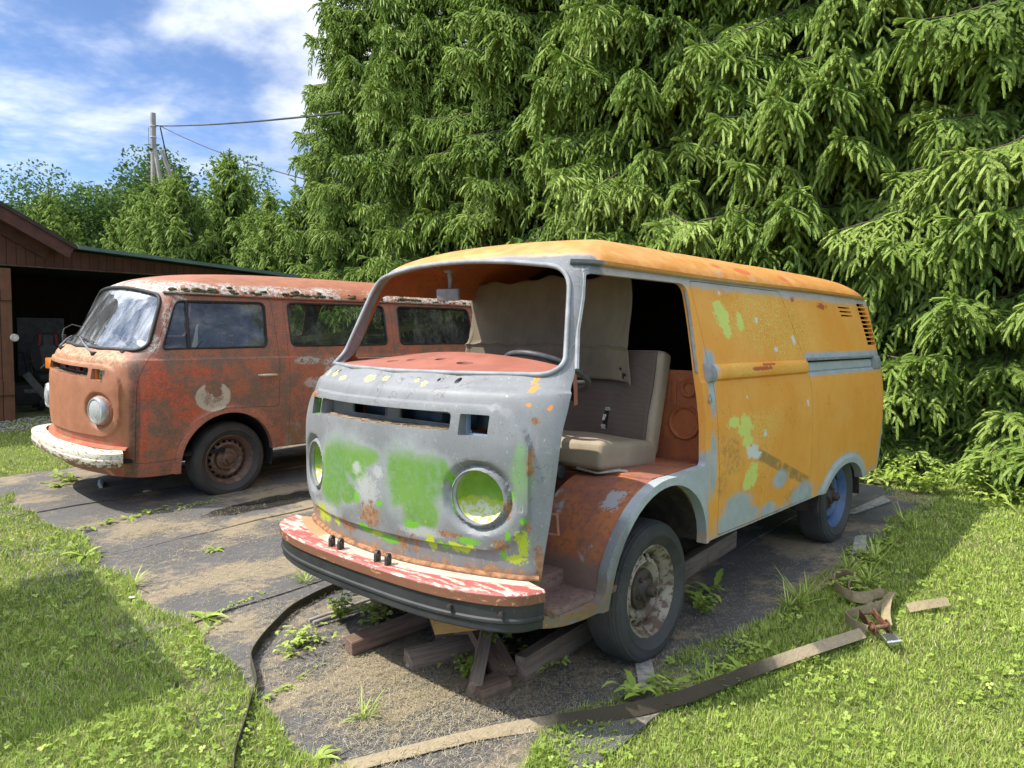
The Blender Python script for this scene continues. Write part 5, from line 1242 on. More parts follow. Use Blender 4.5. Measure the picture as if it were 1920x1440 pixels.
# ------------------------------------------------------------------ ground
def sheet(name, poly, h, mat, kind='structure', nsub=0):
    V = [(x, y, gz(x, y)+h) for x, y in poly]; o = MB().add(V, [tuple(range(len(V)))]).build(name, mat, None, None); o['kind'] = kind; return o
def soil():
    m = Mat('lawn_soil_and_thatch', .95); nm = m.noise(2.2, 6, .65); nf = m.noise(30, 6, .7)
    c = m.mix(m.step(nm, .35, .65), (.12, .15, .04), (.16, .18, .055)); c = m.mix(m.mul(m.step(nf, .45, .65), .6), c, (.20, .18, .09)); m.color(c); m.bump(nf, .6, .02); return m.m
V = []; F = []; n = 60; xs = np.linspace(-60, 14, n); ys = np.linspace(-70, 24, n)
sheet('ground', [(-160, -160), (60, -160), (60, 60), (-160, 60)], -.012, soil())
def mats():
    m = Mat('black_rubber_mesh_mat', .8); x, y, z = m.xyz
    nb = m.noise(1.6, 6, .62); nm = m.noise(5.5, 6, .65); nf = m.noise(26, 6, .7); nff = m.noise(110, 4, .7)
    sid = m.attr('strip')
    ang = .0
    gx = m.math('SINE', m.mul(m.add(x, m.mul(y, .35)), 520)); gy = m.math('SINE', m.mul(m.add(y, m.mul(x, -.15)), 520))
    grid = m.mul(m.math('MULTIPLY_ADD', gx, .5, .5), m.math('MULTIPLY_ADD', gy, .5, .5))
    c = m.mix(m.step(nm, .3, .7), (.082, .079, .077), (.118, .113, .107)); c = m.mix(m.mul(sid, .5), c, (.150, .143, .133))
    c = m.mix(m.mul(m.step(grid, .45, .65), .5), c, (.030, .030, .032))
    c = m.mix(m.mul(m.step(nff, .60, .70), .5), c, (.15, .14, .125))
    # washed-in soil and dead grass
    stx = m.noise(1.0, 6, .65, vec=m.vec((1.0, 2.6, 1.0)))
    dmask = m.step(m.add(m.add(m.mul(nb, .55), m.mul(stx, .45)), m.mul(m.sub(nf, .5), .22)), .478, .56)
    dirt = m.mix(nf, (.20, .155, .10), (.34, .275, .175)); dirt = m.mix(m.mul(m.step(nff, .5, .62), .5), dirt, (.36, .30, .19))
    c = m.mix(m.mul(dmask, .9), c, dirt)
    # wet patch between the vans
    q = m.n('ShaderNodeVectorMath', operation='LENGTH'); m.put(q.inputs[0], m.vec((1/.62, 1/.16, 0), (.30/.62, 2.93/.16, 0)))
    wet = m.step(m.add(q.outputs['Value'], m.mul(m.sub(nm, .5), .9)), 1.1, .95)
    c = m.mix(m.mul(wet, .8), c, (.020, .019, .017))
    m.color(c); m.rough(m.mix(wet, (.82,)*3, (.16,)*3))
    m.bump(m.add(m.mul(grid, .5), m.add(m.mul(dmask, m.mul(nf, 1.6)), m.mul(nm, .5))), .5, .008)
    edges = [1.02, .30, -.48, -1.20, -1.93, -2.60, -3.30, -4.0, -4.75, -5.5]
    rs = random.Random(4)
    for k in range(len(edges)-1):
        y1, y0 = edges[k] + (.05 if k else 0), edges[k+1]
        xa = 1.62 + .05*math.sin(k*2.1); xb = -4.35 + .1*math.sin(k*3)
        if k == 0: xa = 1.8
        if k == len(edges)-2: xa = 2.7
        nx_, nyy = 90, 8; V = []; F = []; h0 = .004 + .005*(k % 2) + .001*k
        for top in (1, 0):
            for i in range(nx_+1):
                x = xa + (xb-xa)*i/nx_
                for j in range(nyy+1):
                    y = y0 + (y1-y0)*j/nyy; e = min(j, nyy-j)
                    yy = y + (.012*math.sin(x*3.1+k) + .006*math.sin(x*11+k*2) if e == 0 else 0)
                    if k == 0 and j == nyy: yy += .015*math.sin(x*2.2)
                    xx = x + (.010*math.sin(y*17+k) if i in (0, nx_) else 0)
                    V.append((xx, yy, gz(xx, yy) + (h0 + .004*math.sin(x*2.3+k*1.7)*(j/nyy) + .0035 if top else -.004)))
        n = nyy+1; o2 = (nx_+1)*n
        for i in range(nx_):
            for j in range(nyy): F.append((i*n+j, (i+1)*n+j, (i+1)*n+j+1, i*n+j+1))
        for i in range(nx_):
            for j in (0, nyy):
                a, b = i*n+j, (i+1)*n+j; F.append((a, b, o2+b, o2+a))
        for i in (0, nx_):
            for j in range(nyy): a, b = i*n+j, i*n+j+1; F.append((a, b, o2+b, o2+a))
        mb = MB().add(V, F); me = mb.mesh('rubber_path', m.m, 40)
        at_ = me.attributes.new('strip', 'FLOAT', 'POINT'); at_.data.foreach_set('value', np.full(len(V), rs.random(), np.float32))
        o = link('path', me); o['kind'] = 'structure'
mats()
TAPE = simple('worn_pale_tape', (.30, .29, .26), .9, .35, 30)
for lab, pts in (('short pale worn tape across the mat edge behind the front wheel of the orange van', [(-2.57, .86), (-2.66, .91), (-2.24, 1.03), (-2.14, .97)]), ('long pale worn tape on the mat by the blue rear wheel', [(-3.15, .60), (-3.22, .66), (-3.95, .66), (-3.80, .76)]), ('faint pale worn tape on the mat below the cream front wheel', [(.08, .73), (.02, .78), (.22, .93), (.28, .88)])):
    P = sorted(pts, key=lambda p: math.atan2(p[1]-sum(q[1] for q in pts)/4, p[0]-sum(q[0] for q in pts)/4))
    V = [(x, y, gz(x, y)+.024) for x, y in P] + [(x, y, gz(x, y)+.014) for x, y in P]
    o = MB().add(V, [(0, 1, 2, 3), (7, 6, 5, 4), (0, 4, 5, 1), (1, 5, 6, 2), (2, 6, 7, 3), (3, 7, 4, 0)]).build('tape_strip', TAPE, None, None); tag(o, lab, 'tape', 'pale tape strips on the mats')
# low garden hut outside the frame, whose roof shades part of the left lawn
def hut():
    hh = thing('garden_hut', 'small brown garden hut standing on the lawn to the left of the vans', 'hut', (4.52, -2.72, 0), (0, 0, -.14))
    MB().box((0.1, 0, 1.15), (2.3, 1.35, 2.6)).build('wall', WOOD_DOOR, hh, None)
    MB().box((0, 0, 2.50), (3.0, 1.80, .10), rot=(0, 0, 0), bev=.02).build('roof', TRIM, hh, None)
hut()
NL_BIG = 270
# ------------------------------------------------------------------ spruces
def needle_template():
    """one needle-clad shoot along +x, unit length 1, unit radius 1: a plump core and needles standing off it"""
    V = []; al = []
    st = [(0, .42), (.45, .72), (.90, .56)]
    for i in range(2):
        for j in range(3):
            q, q2 = 2.094*j, 2.094*(j+1)
            (x0, r0), (x1, r1) = st[i], st[i+1]
            A, B_, C_, D_ = (x0, r0*math.cos(q), r0*math.sin(q)), (x0, r0*math.cos(q2), r0*math.sin(q2)), (x1, r1*math.cos(q2), r1*math.sin(q2)), (x1, r1*math.cos(q), r1*math.sin(q))
            V += [A, B_, C_, A, C_, D_]; al += [x0-.2, x0-.2, x1-.2, x0-.2, x1-.2, x1-.2]
    for j in range(3): q, q2 = 2.094*j, 2.094*(j+1); V += [(.90, .56*math.cos(q), .56*math.sin(q)), (.90, .56*math.cos(q2), .56*math.sin(q2)), (1.04, 0, 0)]; al += [.9, .9, 1]
    rings = 6
    for i in range(rings):
        a0 = i/rings
        for j in range(4):
            q = 2*math.pi*(j/4 + .13*i); r = 1.0 - .35*(i/rings)**3
            c, s_ = math.cos(q), math.sin(q); c2, s2 = math.cos(q+1.57), math.sin(q+1.57)
            V += [(a0, .40*c + .15*c2, .40*s_ + .15*s2), (a0 + .07, .40*c - .15*c2, .40*s_ - .15*s2), (a0 + .20, r*c, r*s_)]; al += [a0, a0, a0+.25]
    return np.array(V), np.array(al)
NT_V, NT_A = needle_template()
def fingers_mesh(name, base, dirn, length, radius, tone, mat):
    """vectorised: one shoot per row"""
    n = len(base); d = dirn/np.linalg.norm(dirn, axis=1, keepdims=True)
    up = np.tile([0., 0., 1.], (n, 1)); up[np.abs(d[:, 2]) > .95] = [1., 0, 0]
    a = np.cross(up, d); a /= np.linalg.norm(a, axis=1, keepdims=True); b = np.cross(d, a)
    k = len(NT_V); V = base[:, None, :] + d[:, None, :]*(NT_V[None, :, 0:1]*length[:, None, None]) + a[:, None, :]*(NT_V[None, :, 1:2]*radius[:, None, None]) + b[:, None, :]*(NT_V[None, :, 2:3]*radius[:, None, None])
    V[:, :, 2] -= (NT_A[None, :]**2)*length[:, None]*.16                 # shoots sag at the tip
    V = V.reshape(-1, 3); F = np.arange(len(V)).reshape(-1, 3)
    T = (tone[:, None] + (NT_A[None, :]-.5)*.22).ravel()
    return np_mesh(name, V, F, mat, None, {'tone': T})
def spruce_mat(name, dark, mid, light):
    m = Mat(name, .55, spec=.25); t = m.attr('tone'); nz = m.noise(.9, 4, .6)
    c = m.ramp(m.add(t, m.mul(m.sub(nz, .5), .35)), [(.0, dark), (.5, mid), (1.0, light)])
    m.color(c)
    nt = m.nt; tr = m.n('ShaderNodeBsdfTranslucent'); m.put(tr.inputs[0], c); ms = m.n('ShaderNodeMixShader'); ms.inputs[0].default_value = .36
    nt.links.new(m.b.outputs[0], ms.inputs[1]); nt.links.new(tr.outputs[0], ms.inputs[2]); nt.links.new(ms.outputs[0], nt.nodes['Material Output'].inputs[0]); return m.m
SPR = spruce_mat('spruce_needles', (.075, .135, .028), (.255, .375, .070), (.44, .545, .145))
BARK = simple('spruce_bark', (.10, .075, .055), .9, .35, 14, bump=.5)
def spruce_crown(seed, H, Rb, ztop_r, nl, front=None, dens=1.0, zmin=.1, conical=False, fl=1.0):
    rg = np.random.default_rng(seed); B = []; D = []; Ln = []; T = []; twigs = MB(); rad = []
    for i in range(nl):
        u = rg.random()
        z0 = zmin + (H-zmin)*(u**(1.25 if conical else 1.18))
        if front is not None and rg.random() < .62: az = rg.normal(0, .75)
        else: az = rg.uniform(0, 2*math.pi)
        h = z0/H; hf = 1.0 if conical else float(np.clip((z0-.3)/2.6, 0, 1))
        L = (Rb*(1-h)**.8 + .12) if conical else Rb*(1 - ztop_r*h**1.3)
        L *= rg.uniform(.72, 1.12)
        if rg.random() < .22: L *= rg.uniform(1.08, 1.25)
        rd = np.array([math.cos(az), math.sin(az), 0]); tg = np.array([-rd[1], rd[0], 0])
        rise = (.35 if conical else .12) + .5*h*(1 if conical else .3) + rg.normal(0, .12)
        droop = .55 if not conical else .35
        ltone = rg.normal(.47, .14)
        def P(s): return rd*(L*s*(1-.08*s)) + np.array([0, 0, z0 + L*(rise*s - droop*s**1.8 + .20*s**4)]) + tg*(L*.10*math.sin(s*3+seed+i))
        pts = [P(s) for s in np.linspace(.02, 1, 7)]
        twigs.tube(pts, list(np.linspace(.022, .004, 7)*min(1, L)), 4)
        s = .34 if not conical else .12; step = .052/dens/max(L, .5)
        sd = 1
        while s < 1.0:
            p = P(s); fwd = P(min(1, s+.03)) - p; fwd /= np.linalg.norm(fwd) + 1e-9
            for kind in ((1, -1) if rg.random() < .8 else (1, -1, 0)):
                l = rg.uniform(.26, .58)*(1.15 - .75*s)*min(1, L/1.4) if kind else rg.uniform(.25, .5)*min(1, L/1.4)
                if kind: d0 = fwd*rg.uniform(.35, .75) + tg*kind*rg.uniform(.5, .9) + np.array([0, 0, rg.uniform(-.45, .02) + .30*(1-hf)*rg.uniform(-.6, 1)])
                else: d0 = fwd*.2 + np.array([0, 0, -1.0]) + tg*rg.normal(0, .2)
                d0 /= np.linalg.norm(d0); sag = rg.uniform(.35, .95)*(.40 + .6*hf)
                sv = np.cross(d0, [0, 0, 1.]); sv /= np.linalg.norm(sv) + 1e-9
                m = max(3, int(l/(.040*fl))); tw = []
                for q in range(m):
                    t = (q+.6)/m
                    if t < .12: continue
                    pp = p + d0*(l*t) + np.array([0, 0, -sag*l*t*t])
                    dd = d0 + np.array([0, 0, -2*sag*t]); dd /= np.linalg.norm(dd)
                    for s2 in (1, -1):
                        if rg.random() < .14: continue
                        f = dd*rg.uniform(.5, .9) + sv*s2*rg.uniform(.45, .95) + np.array([0, 0, rg.uniform(-.5, .1) + .2*(1-hf)]) + rg.normal(0, .08 + .12*(1-hf), 3)
                        B.append(pp); D.append(f); Ln.append(rg.uniform(.060, .115)*(1.1-.35*t)*fl); rad.append(rg.uniform(.0145, .0195)*fl)
                        T.append(ltone + rg.normal(0, .11) + .35*(s-.65) + .15*(t-.5))
                pe = p + d0*l + np.array([0, 0, -sag*l]); dd = d0 + np.array([0, 0, -2*sag])
                B.append(pe); D.append(dd); Ln.append(rg.uniform(.09, .14)*fl); rad.append(.0145*fl); T.append(ltone + .14 + rg.normal(0, .08))
            s += step*fl*rg.uniform(.75, 1.3)
        for q in range(5):
            f = fwd + tg*rg.normal(0, .55) + np.array([0, 0, rg.normal(.05, .2)]); B.append(P(1.0)); D.append(f); Ln.append(rg.uniform(.10, .17)*fl); rad.append(.015*fl); T.append(ltone + .22)
    if conical:                                                            # leader shoot
        for q in range(46):
            z = H - .2 + .5*q/46; a = q*2.4; B.append(np.array([0, 0, z])); D.append(np.array([math.cos(a)*.8, math.sin(a)*.8, .45])); Ln.append(.24*(1.1-q/46)+.05); rad.append(.016); T.append(.5)
    return np.array(B), np.array(D), np.array(Ln), np.array(rad), np.clip(np.array(T), 0, 1), twigs
def make_crown(seed, **k):
    B, D, Ln, rad, T, tw = spruce_crown(seed, **k)
    return fingers_mesh('crown', B, D, Ln, rad, T, SPR), tw.mesh('limbs', BARK, 60), len(B)
CROWNS = [make_crown(s, H=8.6, Rb=2.25, ztop_r=.42, nl=NL_BIG, front=True, fl=1.36) for s in (3, 8)] + [make_crown(14, H=8.6, Rb=2.2, ztop_r=.50, nl=290, front=True, fl=1.15)]
YOUNG = make_crown(21, H=5.0, Rb=1.75, ztop_r=0, nl=130, conical=True, dens=.8, zmin=.5, fl=1.35)
TRUNK = MB().tube([(0, 0, -.3), (0, 0, .4), (.03, 0, 4), (.02, .03, 8.2), (0, 0, 10)], [.21, .17, .14, .09, .03], 12).mesh('trunk', BARK, 60)
TRUNK_Y = MB().tube([(0, 0, -.3), (0, 0, .4), (.02, 0, 3), (0, 0, 5.35)], [.12, .10, .06, .012], 10).mesh('trunk', BARK, 60)
def spruce(loc, kind, rz, sc, lab, sy=1.0, group='tall spruces in the hedge'):
    t = thing('spruce_tree', lab, 'tree', loc, (0, 0, rz), group); t.scale = (sc, sc*sy, sc)
    me, lm, _ = YOUNG if kind == 'y' else CROWNS[kind]
    c = link('crown', me, t); tr = link('trunk', TRUNK_Y if kind == 'y' else TRUNK, t); link('limb', lm, tr)
    return t
HEDGE = [(-6.75, 3.75, 0, .15, 1.0, 1, 'tall dense spruce filling the far right edge behind the orange van'),
         (-6.55, 1.55, 1, -.25, .98, 1, 'tall spruce with foliage down to the lawn right of the orange van tail'),
         (-6.85, -.75, 0, .35, 1.04, -1, 'tall drooping spruce straight behind the cargo end of the orange van'),
         (-6.6, -3.05, 1, .1, 1.0, -1, 'tall drooping spruce behind the cab roof of the orange van'),
         (-6.9, -5.4, 2, -.3, 1.05, 1, 'tall spruce above the roof of the red minibus tail'),
         (-6.7, -7.7, 2, .3, 1.0, -1, 'tall spruce second from the open sky, behind the red minibus roof'),
         (-6.75, -9.8, 2, .75, .97, 1, 'tall spruce at the open sky with long bare tips reaching left')]
for x, y, k, rz, sc, sy, lab in HEDGE: spruce((x, y, gz(x, y)), k, rz, sc, lab, sy)
for x, y, k, rz, sc, lab in ((-8.4, .6, 0, .9, 1.1, 'second row spruce close behind the orange van tail'), (-8.5, -4.3, 1, -.4, 1.1, 'second row spruce close behind the minibus tail'), (-9.3, 2.6, 1, .5, 1.15, 'second row spruce hidden behind the right end of the hedge'), (-9.4, -2.0, 0, -.2, 1.2, 'second row spruce hidden behind the middle of the hedge'), (-9.2, -6.2, 1, .2, 1.15, 'second row spruce behind the left part of the hedge')):
    spruce((x, y, gz(x, y)), k, rz, sc, lab, 1)
YG_ = 'young spruces behind the shed roof'
for x, y, top, rz, lab in ((-6.66, -15.74, 5.89, .3, 'young spruce with a thin leader shoot standing above the shed roof'), (-5.25, -15.7, 5.15, 1.2, 'young spruce in front of the utility pole foot behind the shed'), (-5.4, -18.4, 5.1, 2.2, 'young spruce left of the utility pole, over the shed gable end'),
                           (-6.7, -14.0, 4.75, 3.0, 'young spruce squeezed between the shed roof and the tall spruces'), (-5.3, -16.9, 5.2, 4.1, 'short wide young spruce under the utility pole struts'), (-5.75, -12.4, 4.0, 1.7, 'low young spruce between the shed roof end and the tallest spruce at the open sky'), (-6.3, -11.5, 4.9, 2.6, 'young spruce leaning into the left flank of the tall hedge spruces'), (-3.6, -19.2, 4.9, 5.0, 'young spruce just above the barge board of the shed gable')):
    g_ = gz(x, y); spruce((x, y, g_), 'y', rz, (top-g_)/5.2, lab, 1, YG_)
# broadleaf trees far behind
def leafy(seed, H, Rc, n, lean=0):
    rg = np.random.default_rng(seed); C = []
    for i in range(26): a = rg.uniform(0, 6.28); r = Rc*rg.random()**.5*.75; C.append((r*math.cos(a), r*math.sin(a), H*rg.uniform(.45, .92), Rc*rg.uniform(.28, .5)))
    c = np.array(C); k = rg.integers(0, len(c), n); d = rg.normal(size=(n, 3)); d /= np.linalg.norm(d, axis=1, keepdims=True)
    p = c[k, :3] + d*(c[k, 3]*rg.uniform(.45, 1.08, n))[:, None]
    sz = rg.uniform(.045, .10, n); a = rg.normal(size=(n, 3)); a /= np.linalg.norm(a, axis=1, keepdims=True); b = np.cross(a, rg.normal(size=(n, 3))); b /= np.linalg.norm(b, axis=1, keepdims=True)
    V = np.stack([p - a*sz[:, None], p + b*(sz*.55)[:, None], p + a*(sz*1.1)[:, None], p - b*(sz*.55)[:, None]], 1).reshape(-1, 3)
    T = np.repeat(np.clip(rg.normal(.45, .2, n) + (k % 3 - 1)*.12, 0, 1), 4)
    me = np_mesh('crown', V, np.arange(len(V)).reshape(-1, 4), LEAF, None, {'tone': T})
    tb = MB().tube([(0, 0, -.4), (.05, 0, H*.4), (0, .1, H*.85)], [.2, .14, .03], 8)
    for q in C: tb.tube([(0, 0, H*.3), (q[0]*.5, q[1]*.5, q[2]*.8), tuple(q[:3])], [.08, .05, .015], 5)
    return me, tb.mesh('trunk', BARK, 60)
LEAF = spruce_mat('broad_leaves', (.050, .10, .026), (.10, .18, .04), (.18, .27, .07))
LEAVES = [leafy(5, 7.0, 3.4, 46000), leafy(9, 7.0, 2.8, 40000)]
for x, y, top, k, lab in ((-8.9, -29.9, 7.75, 0, 'broad-leaved tree left of the utility pole behind the young spruces'), (-12.1, -29.5, 9.0, 1, 'tallest broad-leaved tree, right of the utility pole'), (-9.5, -38.4, 8.1, 1, 'pale broad-leaved tree far left above the shed gable'), (-9.6, -46, 7.7, 0, 'farthest low broad-leaved tree at the left picture edge'), (-13.5, -33, 7.4, 0, 'broad-leaved tree low behind the leader of the young spruce')):
    g_ = gz(x, y); t = thing('broadleaf_tree', lab, 'tree', (x, y, g_), (0, 0, x), 'broad-leaved trees far behind the shed'); s = (top-g_)/7.9; t.scale = (s*1.15, s*1.15, s)
    link('crown', LEAVES[k][0], t); link('trunk', LEAVES[k][1], t)
# ------------------------------------------------------------------ lawn: blades and clover
CAMP = np.array([2.9497, 2.5285, 1.4254]); CR = np.array(_r2); CU = np.array(_u2); CF = np.array(_f)
def lump(x, y, s, ph):
    return (np.sin(x*s+ph)*np.cos(y*s*1.13+ph*2) + np.sin(x*s*2.1+y*s*1.7+ph*3)*.6 + np.sin(y*s*2.7-x*s*1.9+ph)*.5)/2.1
def lawn_mask(x, y):
    """signed distance-like: >0 on grass"""
    wob = .035*np.sin(y*7) + .05*np.sin(y*2.9+1) + .05*lump(x, y, 5, .4)
    xe = np.interp(y, [-9.5, -5.68, -5.62, -4.86, -4.72, -3.6, -2.6, -1.84, -1.2, -.46, .1, .5, 1.1], [-2, -2, 2.4, 2.4, 1.16, 1.22, 1.22, 1.27, 1.36, 1.41, 1.47, 1.48, 1.3])
    left = x - xe - wob*.8 + .03
    yb = np.interp(x, [-5.2, -4.3, -3.9, -2.5, -1.6, -.97, -.5, .05, .42, .65, 1.0, 1.5], [.2, .35, .98, .98, 1.0, 1.0, .97, .90, .86, .86, .93, .98])
    right = y - yb + .05 - (.03*np.sin(x*6) + .05*lump(x, y, 4, 2.))
    back = -5.62 - y + .06*np.sin(x*4)
    return np.maximum(np.maximum(np.where(y < .72, left, -1), right), np.where(x < 2, np.minimum(back, y + 8.45 + .1*np.sin(x*5)), -1))
def scatter(n_target, k, rg, dmin=1.7):
    """points on the lawn with density falling off with distance from the viewpoint"""
    out = []
    for (x0, x1, y0, y1) in ((.9, 4.2, -9.2, 1.2), (-5.3, 2.8, .6, 6.4), (-3.2, 2.2, -9.2, -5.5)):
        m = int(n_target); x = rg.uniform(x0, x1, m); y = rg.uniform(y0, y1, m); out.append((x, y, np.full(m, (x1-x0)*(y1-y0))))
    res = []
    for x, y, A in out:
        m = len(x); d = np.sqrt((x-CAMP[0])**2 + (y-CAMP[1])**2 + 2.5)
        want = k*np.minimum(1, (2.6/d)**1.7)                                 # per square metre
        keep = rg.random(m) < want*A/m
        q = np.stack([x, y, gz(x, y)], 1) - CAMP; zc_ = q@CF; u = (q@CR)/np.maximum(zc_, .01); v = (q@CU)/np.maximum(zc_, .01)
        keep &= (zc_ > .3) & (u > -.95) & (u < 1.25) & (v > -.72) & (lawn_mask(x, y) > 0)
        res.append(np.stack([x[keep], y[keep], d[keep]], 1))
    return np.concatenate(res)
def grass():
    rg = np.random.default_rng(17)
    P = scatter(1600000, 33000, rg); n = len(P); x, y, d = P.T
    L = lump(x, y, 2.3, .3); L2 = lump(x, y, 9, 1.1)
    edge = np.clip(1 - lawn_mask(x, y)/.10, 0, 1)
    h = (.026 + .008*L + .008*L2)*rg.uniform(.55, 1.35, n) + edge*rg.uniform(0, .035, n); h = np.maximum(h, .012)
    wd = np.clip(.0011*d**.9, .0016, .006)*rg.uniform(.7, 1.3, n)
    az = rg.uniform(0, 2*np.pi, n); lean = np.abs(rg.normal(.55, .4, n)); dr = np.stack([np.cos(az), np.sin(az)], 1); pr = np.stack([-np.sin(az), np.cos(az)], 1)
    z = gz(x, y) - .004 + .020*(((x < 1.71) | ((y > .22) & (x < 1.84))) & (y < 1.0) & (x > .9))
    def pt(s, w_): 
        off = dr*(h*lean*s**1.7)[:, None] + pr*(wd*w_)[:, None]
        return np.stack([x + off[:, 0], y + off[:, 1], z + h*s*(1-.25*lean*s)], 1)
    V = np.stack([pt(0, -.5), pt(0, .5), pt(.55, -.42), pt(.55, .42), pt(1, 0)], 1).reshape(-1, 3)
    b = np.arange(n)[:, None]*5; F = np.concatenate([b+[0, 1, 3], b+[0, 3, 2], b+[2, 3, 4]], 1).reshape(-1, 3)
    dry = (rg.random(n) < np.clip(.07 + .22*(lump(x, y, 3.1, 2.2) - .25), .03, .35))
    tone = np.clip(rg.normal(.45, .16, n) + .14*L2 + .10*L, 0, .8); tone = np.where(dry, rg.uniform(.88, 1, n), tone)
    m = Mat('lawn_grass', .55, spec=.3); t = m.attr('tone')
    c = m.ramp(t, [(0, (.12, .18, .028)), (.45, (.33, .45, .075)), (.80, (.52, .59, .17)), (.90, (.55, .49, .25)), (1, (.62, .55, .33))]); m.color(c)
    nt = m.nt; tr = m.n('ShaderNodeBsdfTranslucent'); m.put(tr.inputs[0], c); ms = m.n('ShaderNodeMixShader'); ms.inputs[0].default_value = .30
    nt.links.new(m.b.outputs[0], ms.inputs[1]); nt.links.new(tr.outputs[0], ms.inputs[2]); nt.links.new(ms.outputs[0], nt.nodes['Material Output'].inputs[0])
    o = link('grass', np_mesh('grass', V, F, m.m, None, {'tone': np.repeat(tone, 5)})); tag(o, 'short green lawn grass with dry blades around the mats', 'grass', kind='stuff')
    # clover and small broad leaves woven through the turf
    P = scatter(300000, 1300, rg); x, y, d = P.T; keep = lump(x, y, 3.4, 5.) + rg.normal(0, .25, len(x)) > .05; x, y, d = x[keep], y[keep], d[keep]; n = len(x)
    r = np.clip(.0026*d**.8, .0030, .0075)*rg.uniform(.6, 1.25, n); z = gz(x, y) + rg.uniform(.010, .030, n) + .020*(((x < 1.71) | ((y > .22) & (x < 1.84))) & (y < 1.0) & (x > .9))
    V = []; az = rg.uniform(0, 6.28, n); tilt = rg.normal(0, .35, (n, 2))
    for k in range(3):
        a = az + k*2.094; cx_, cy_ = x + np.cos(a)*r*1.05, y + np.sin(a)*r*1.05
        for j in range(5):
            q = a + j*1.2566; dx, dy = np.cos(q)*r, np.sin(q)*r
            V.append(np.stack([cx_+dx, cy_+dy, z + (cx_+dx-x)*tilt[:, 0] + (cy_+dy-y)*tilt[:, 1]], 1))
    V = np.stack(V, 1).reshape(-1, 3); b = np.arange(n*3)[:, None]*5; F = np.concatenate([b+[0, 1, 2], b+[0, 2, 3], b+[0, 3, 4]], 1).reshape(-1, 3)
    tone = np.clip(rg.normal(.36, .15, n), 0, .7)
    o = link('clover', np_mesh('clover', V, F, m.m, None, {'tone': np.repeat(tone, 15)})); tag(o, 'clover and small weeds woven through the lawn', 'clover', kind='stuff')
    return m.m
GRASS = grass()
# ---- dead grass clippings lying on the mats
def clippings():
    rg = np.random.default_rng(9); X = []; Y = []
    for cx_, cy_, sx, sy, n in ((.85, .35, .35, .30, 11000), (.75, .15, .3, .2, 5000), (.3, .55, .4, .22, 3500), (1.1, -.2, .2, .2, 1500), (.95, -.9, .22, .18, 1400), (.75, -1.6, .35, .16, 2200), (.45, -2.3, .55, .15, 2200), (.7, -2.85, .35, .12, 2200), (.75, -3.3, .3, .12, 1600), (.6, -4.2, .4, .25, 1800), (.9, -4.9, .3, .2, 900), (-.6, .75, .7, .12, 2200), (-2.2, .75, 1.0, .14, 1500), (.55, -.2, .3, .25, 2200), (0, -2.2, .9, .5, 1500), (-.2, -3.5, .8, .3, 1200)):
        X.append(rg.normal(cx_, sx, n)); Y.append(rg.normal(cy_, sy, n))
    x = np.concatenate(X); y = np.concatenate(Y); k = lawn_mask(x, y) < .03; x, y = x[k], y[k]; n = len(x)
    l = rg.uniform(.012, .045, n); w_ = rg.uniform(.0008, .0018, n); a = rg.uniform(0, 6.28, n); z = gz(x, y) + .017 + rg.uniform(0, .008, n); ti = rg.normal(0, .12, n)
    dx, dy = np.cos(a)*l/2, np.sin(a)*l/2; px, py = -np.sin(a)*w_/2, np.cos(a)*w_/2; bend = rg.normal(0, .006, n)
    V = np.stack([np.stack([x-dx+px, y-dy+py, z], 1), np.stack([x-dx-px, y-dy-py, z], 1), np.stack([x+px*.9+bend, y+py+bend, z+.003+ti*l*.5], 1), np.stack([x-px+bend, y-py+bend, z+.003+ti*l*.5], 1), np.stack([x+dx, y+dy, z+np.abs(ti)*l], 1)], 1).reshape(-1, 3)
    b = np.arange(n)[:, None]*5; F = np.concatenate([b+[0, 1, 3], b+[0, 3, 2], b+[2, 3, 4]], 1).reshape(-1, 3)
    m = Mat('dry_straw', .8); t = m.attr('tone'); m.color(m.ramp(t, [(0, (.20, .155, .09)), (.5, (.38, .32, .19)), (1, (.55, .49, .33))]))
    o = link('dry_grass', np_mesh('dry_grass', V, F, m.m, None, {'tone': np.repeat(rg.random(n), 5)})); tag(o, 'dry grass clippings strewn over the black mats', 'dry grass', kind='stuff')
clippings()

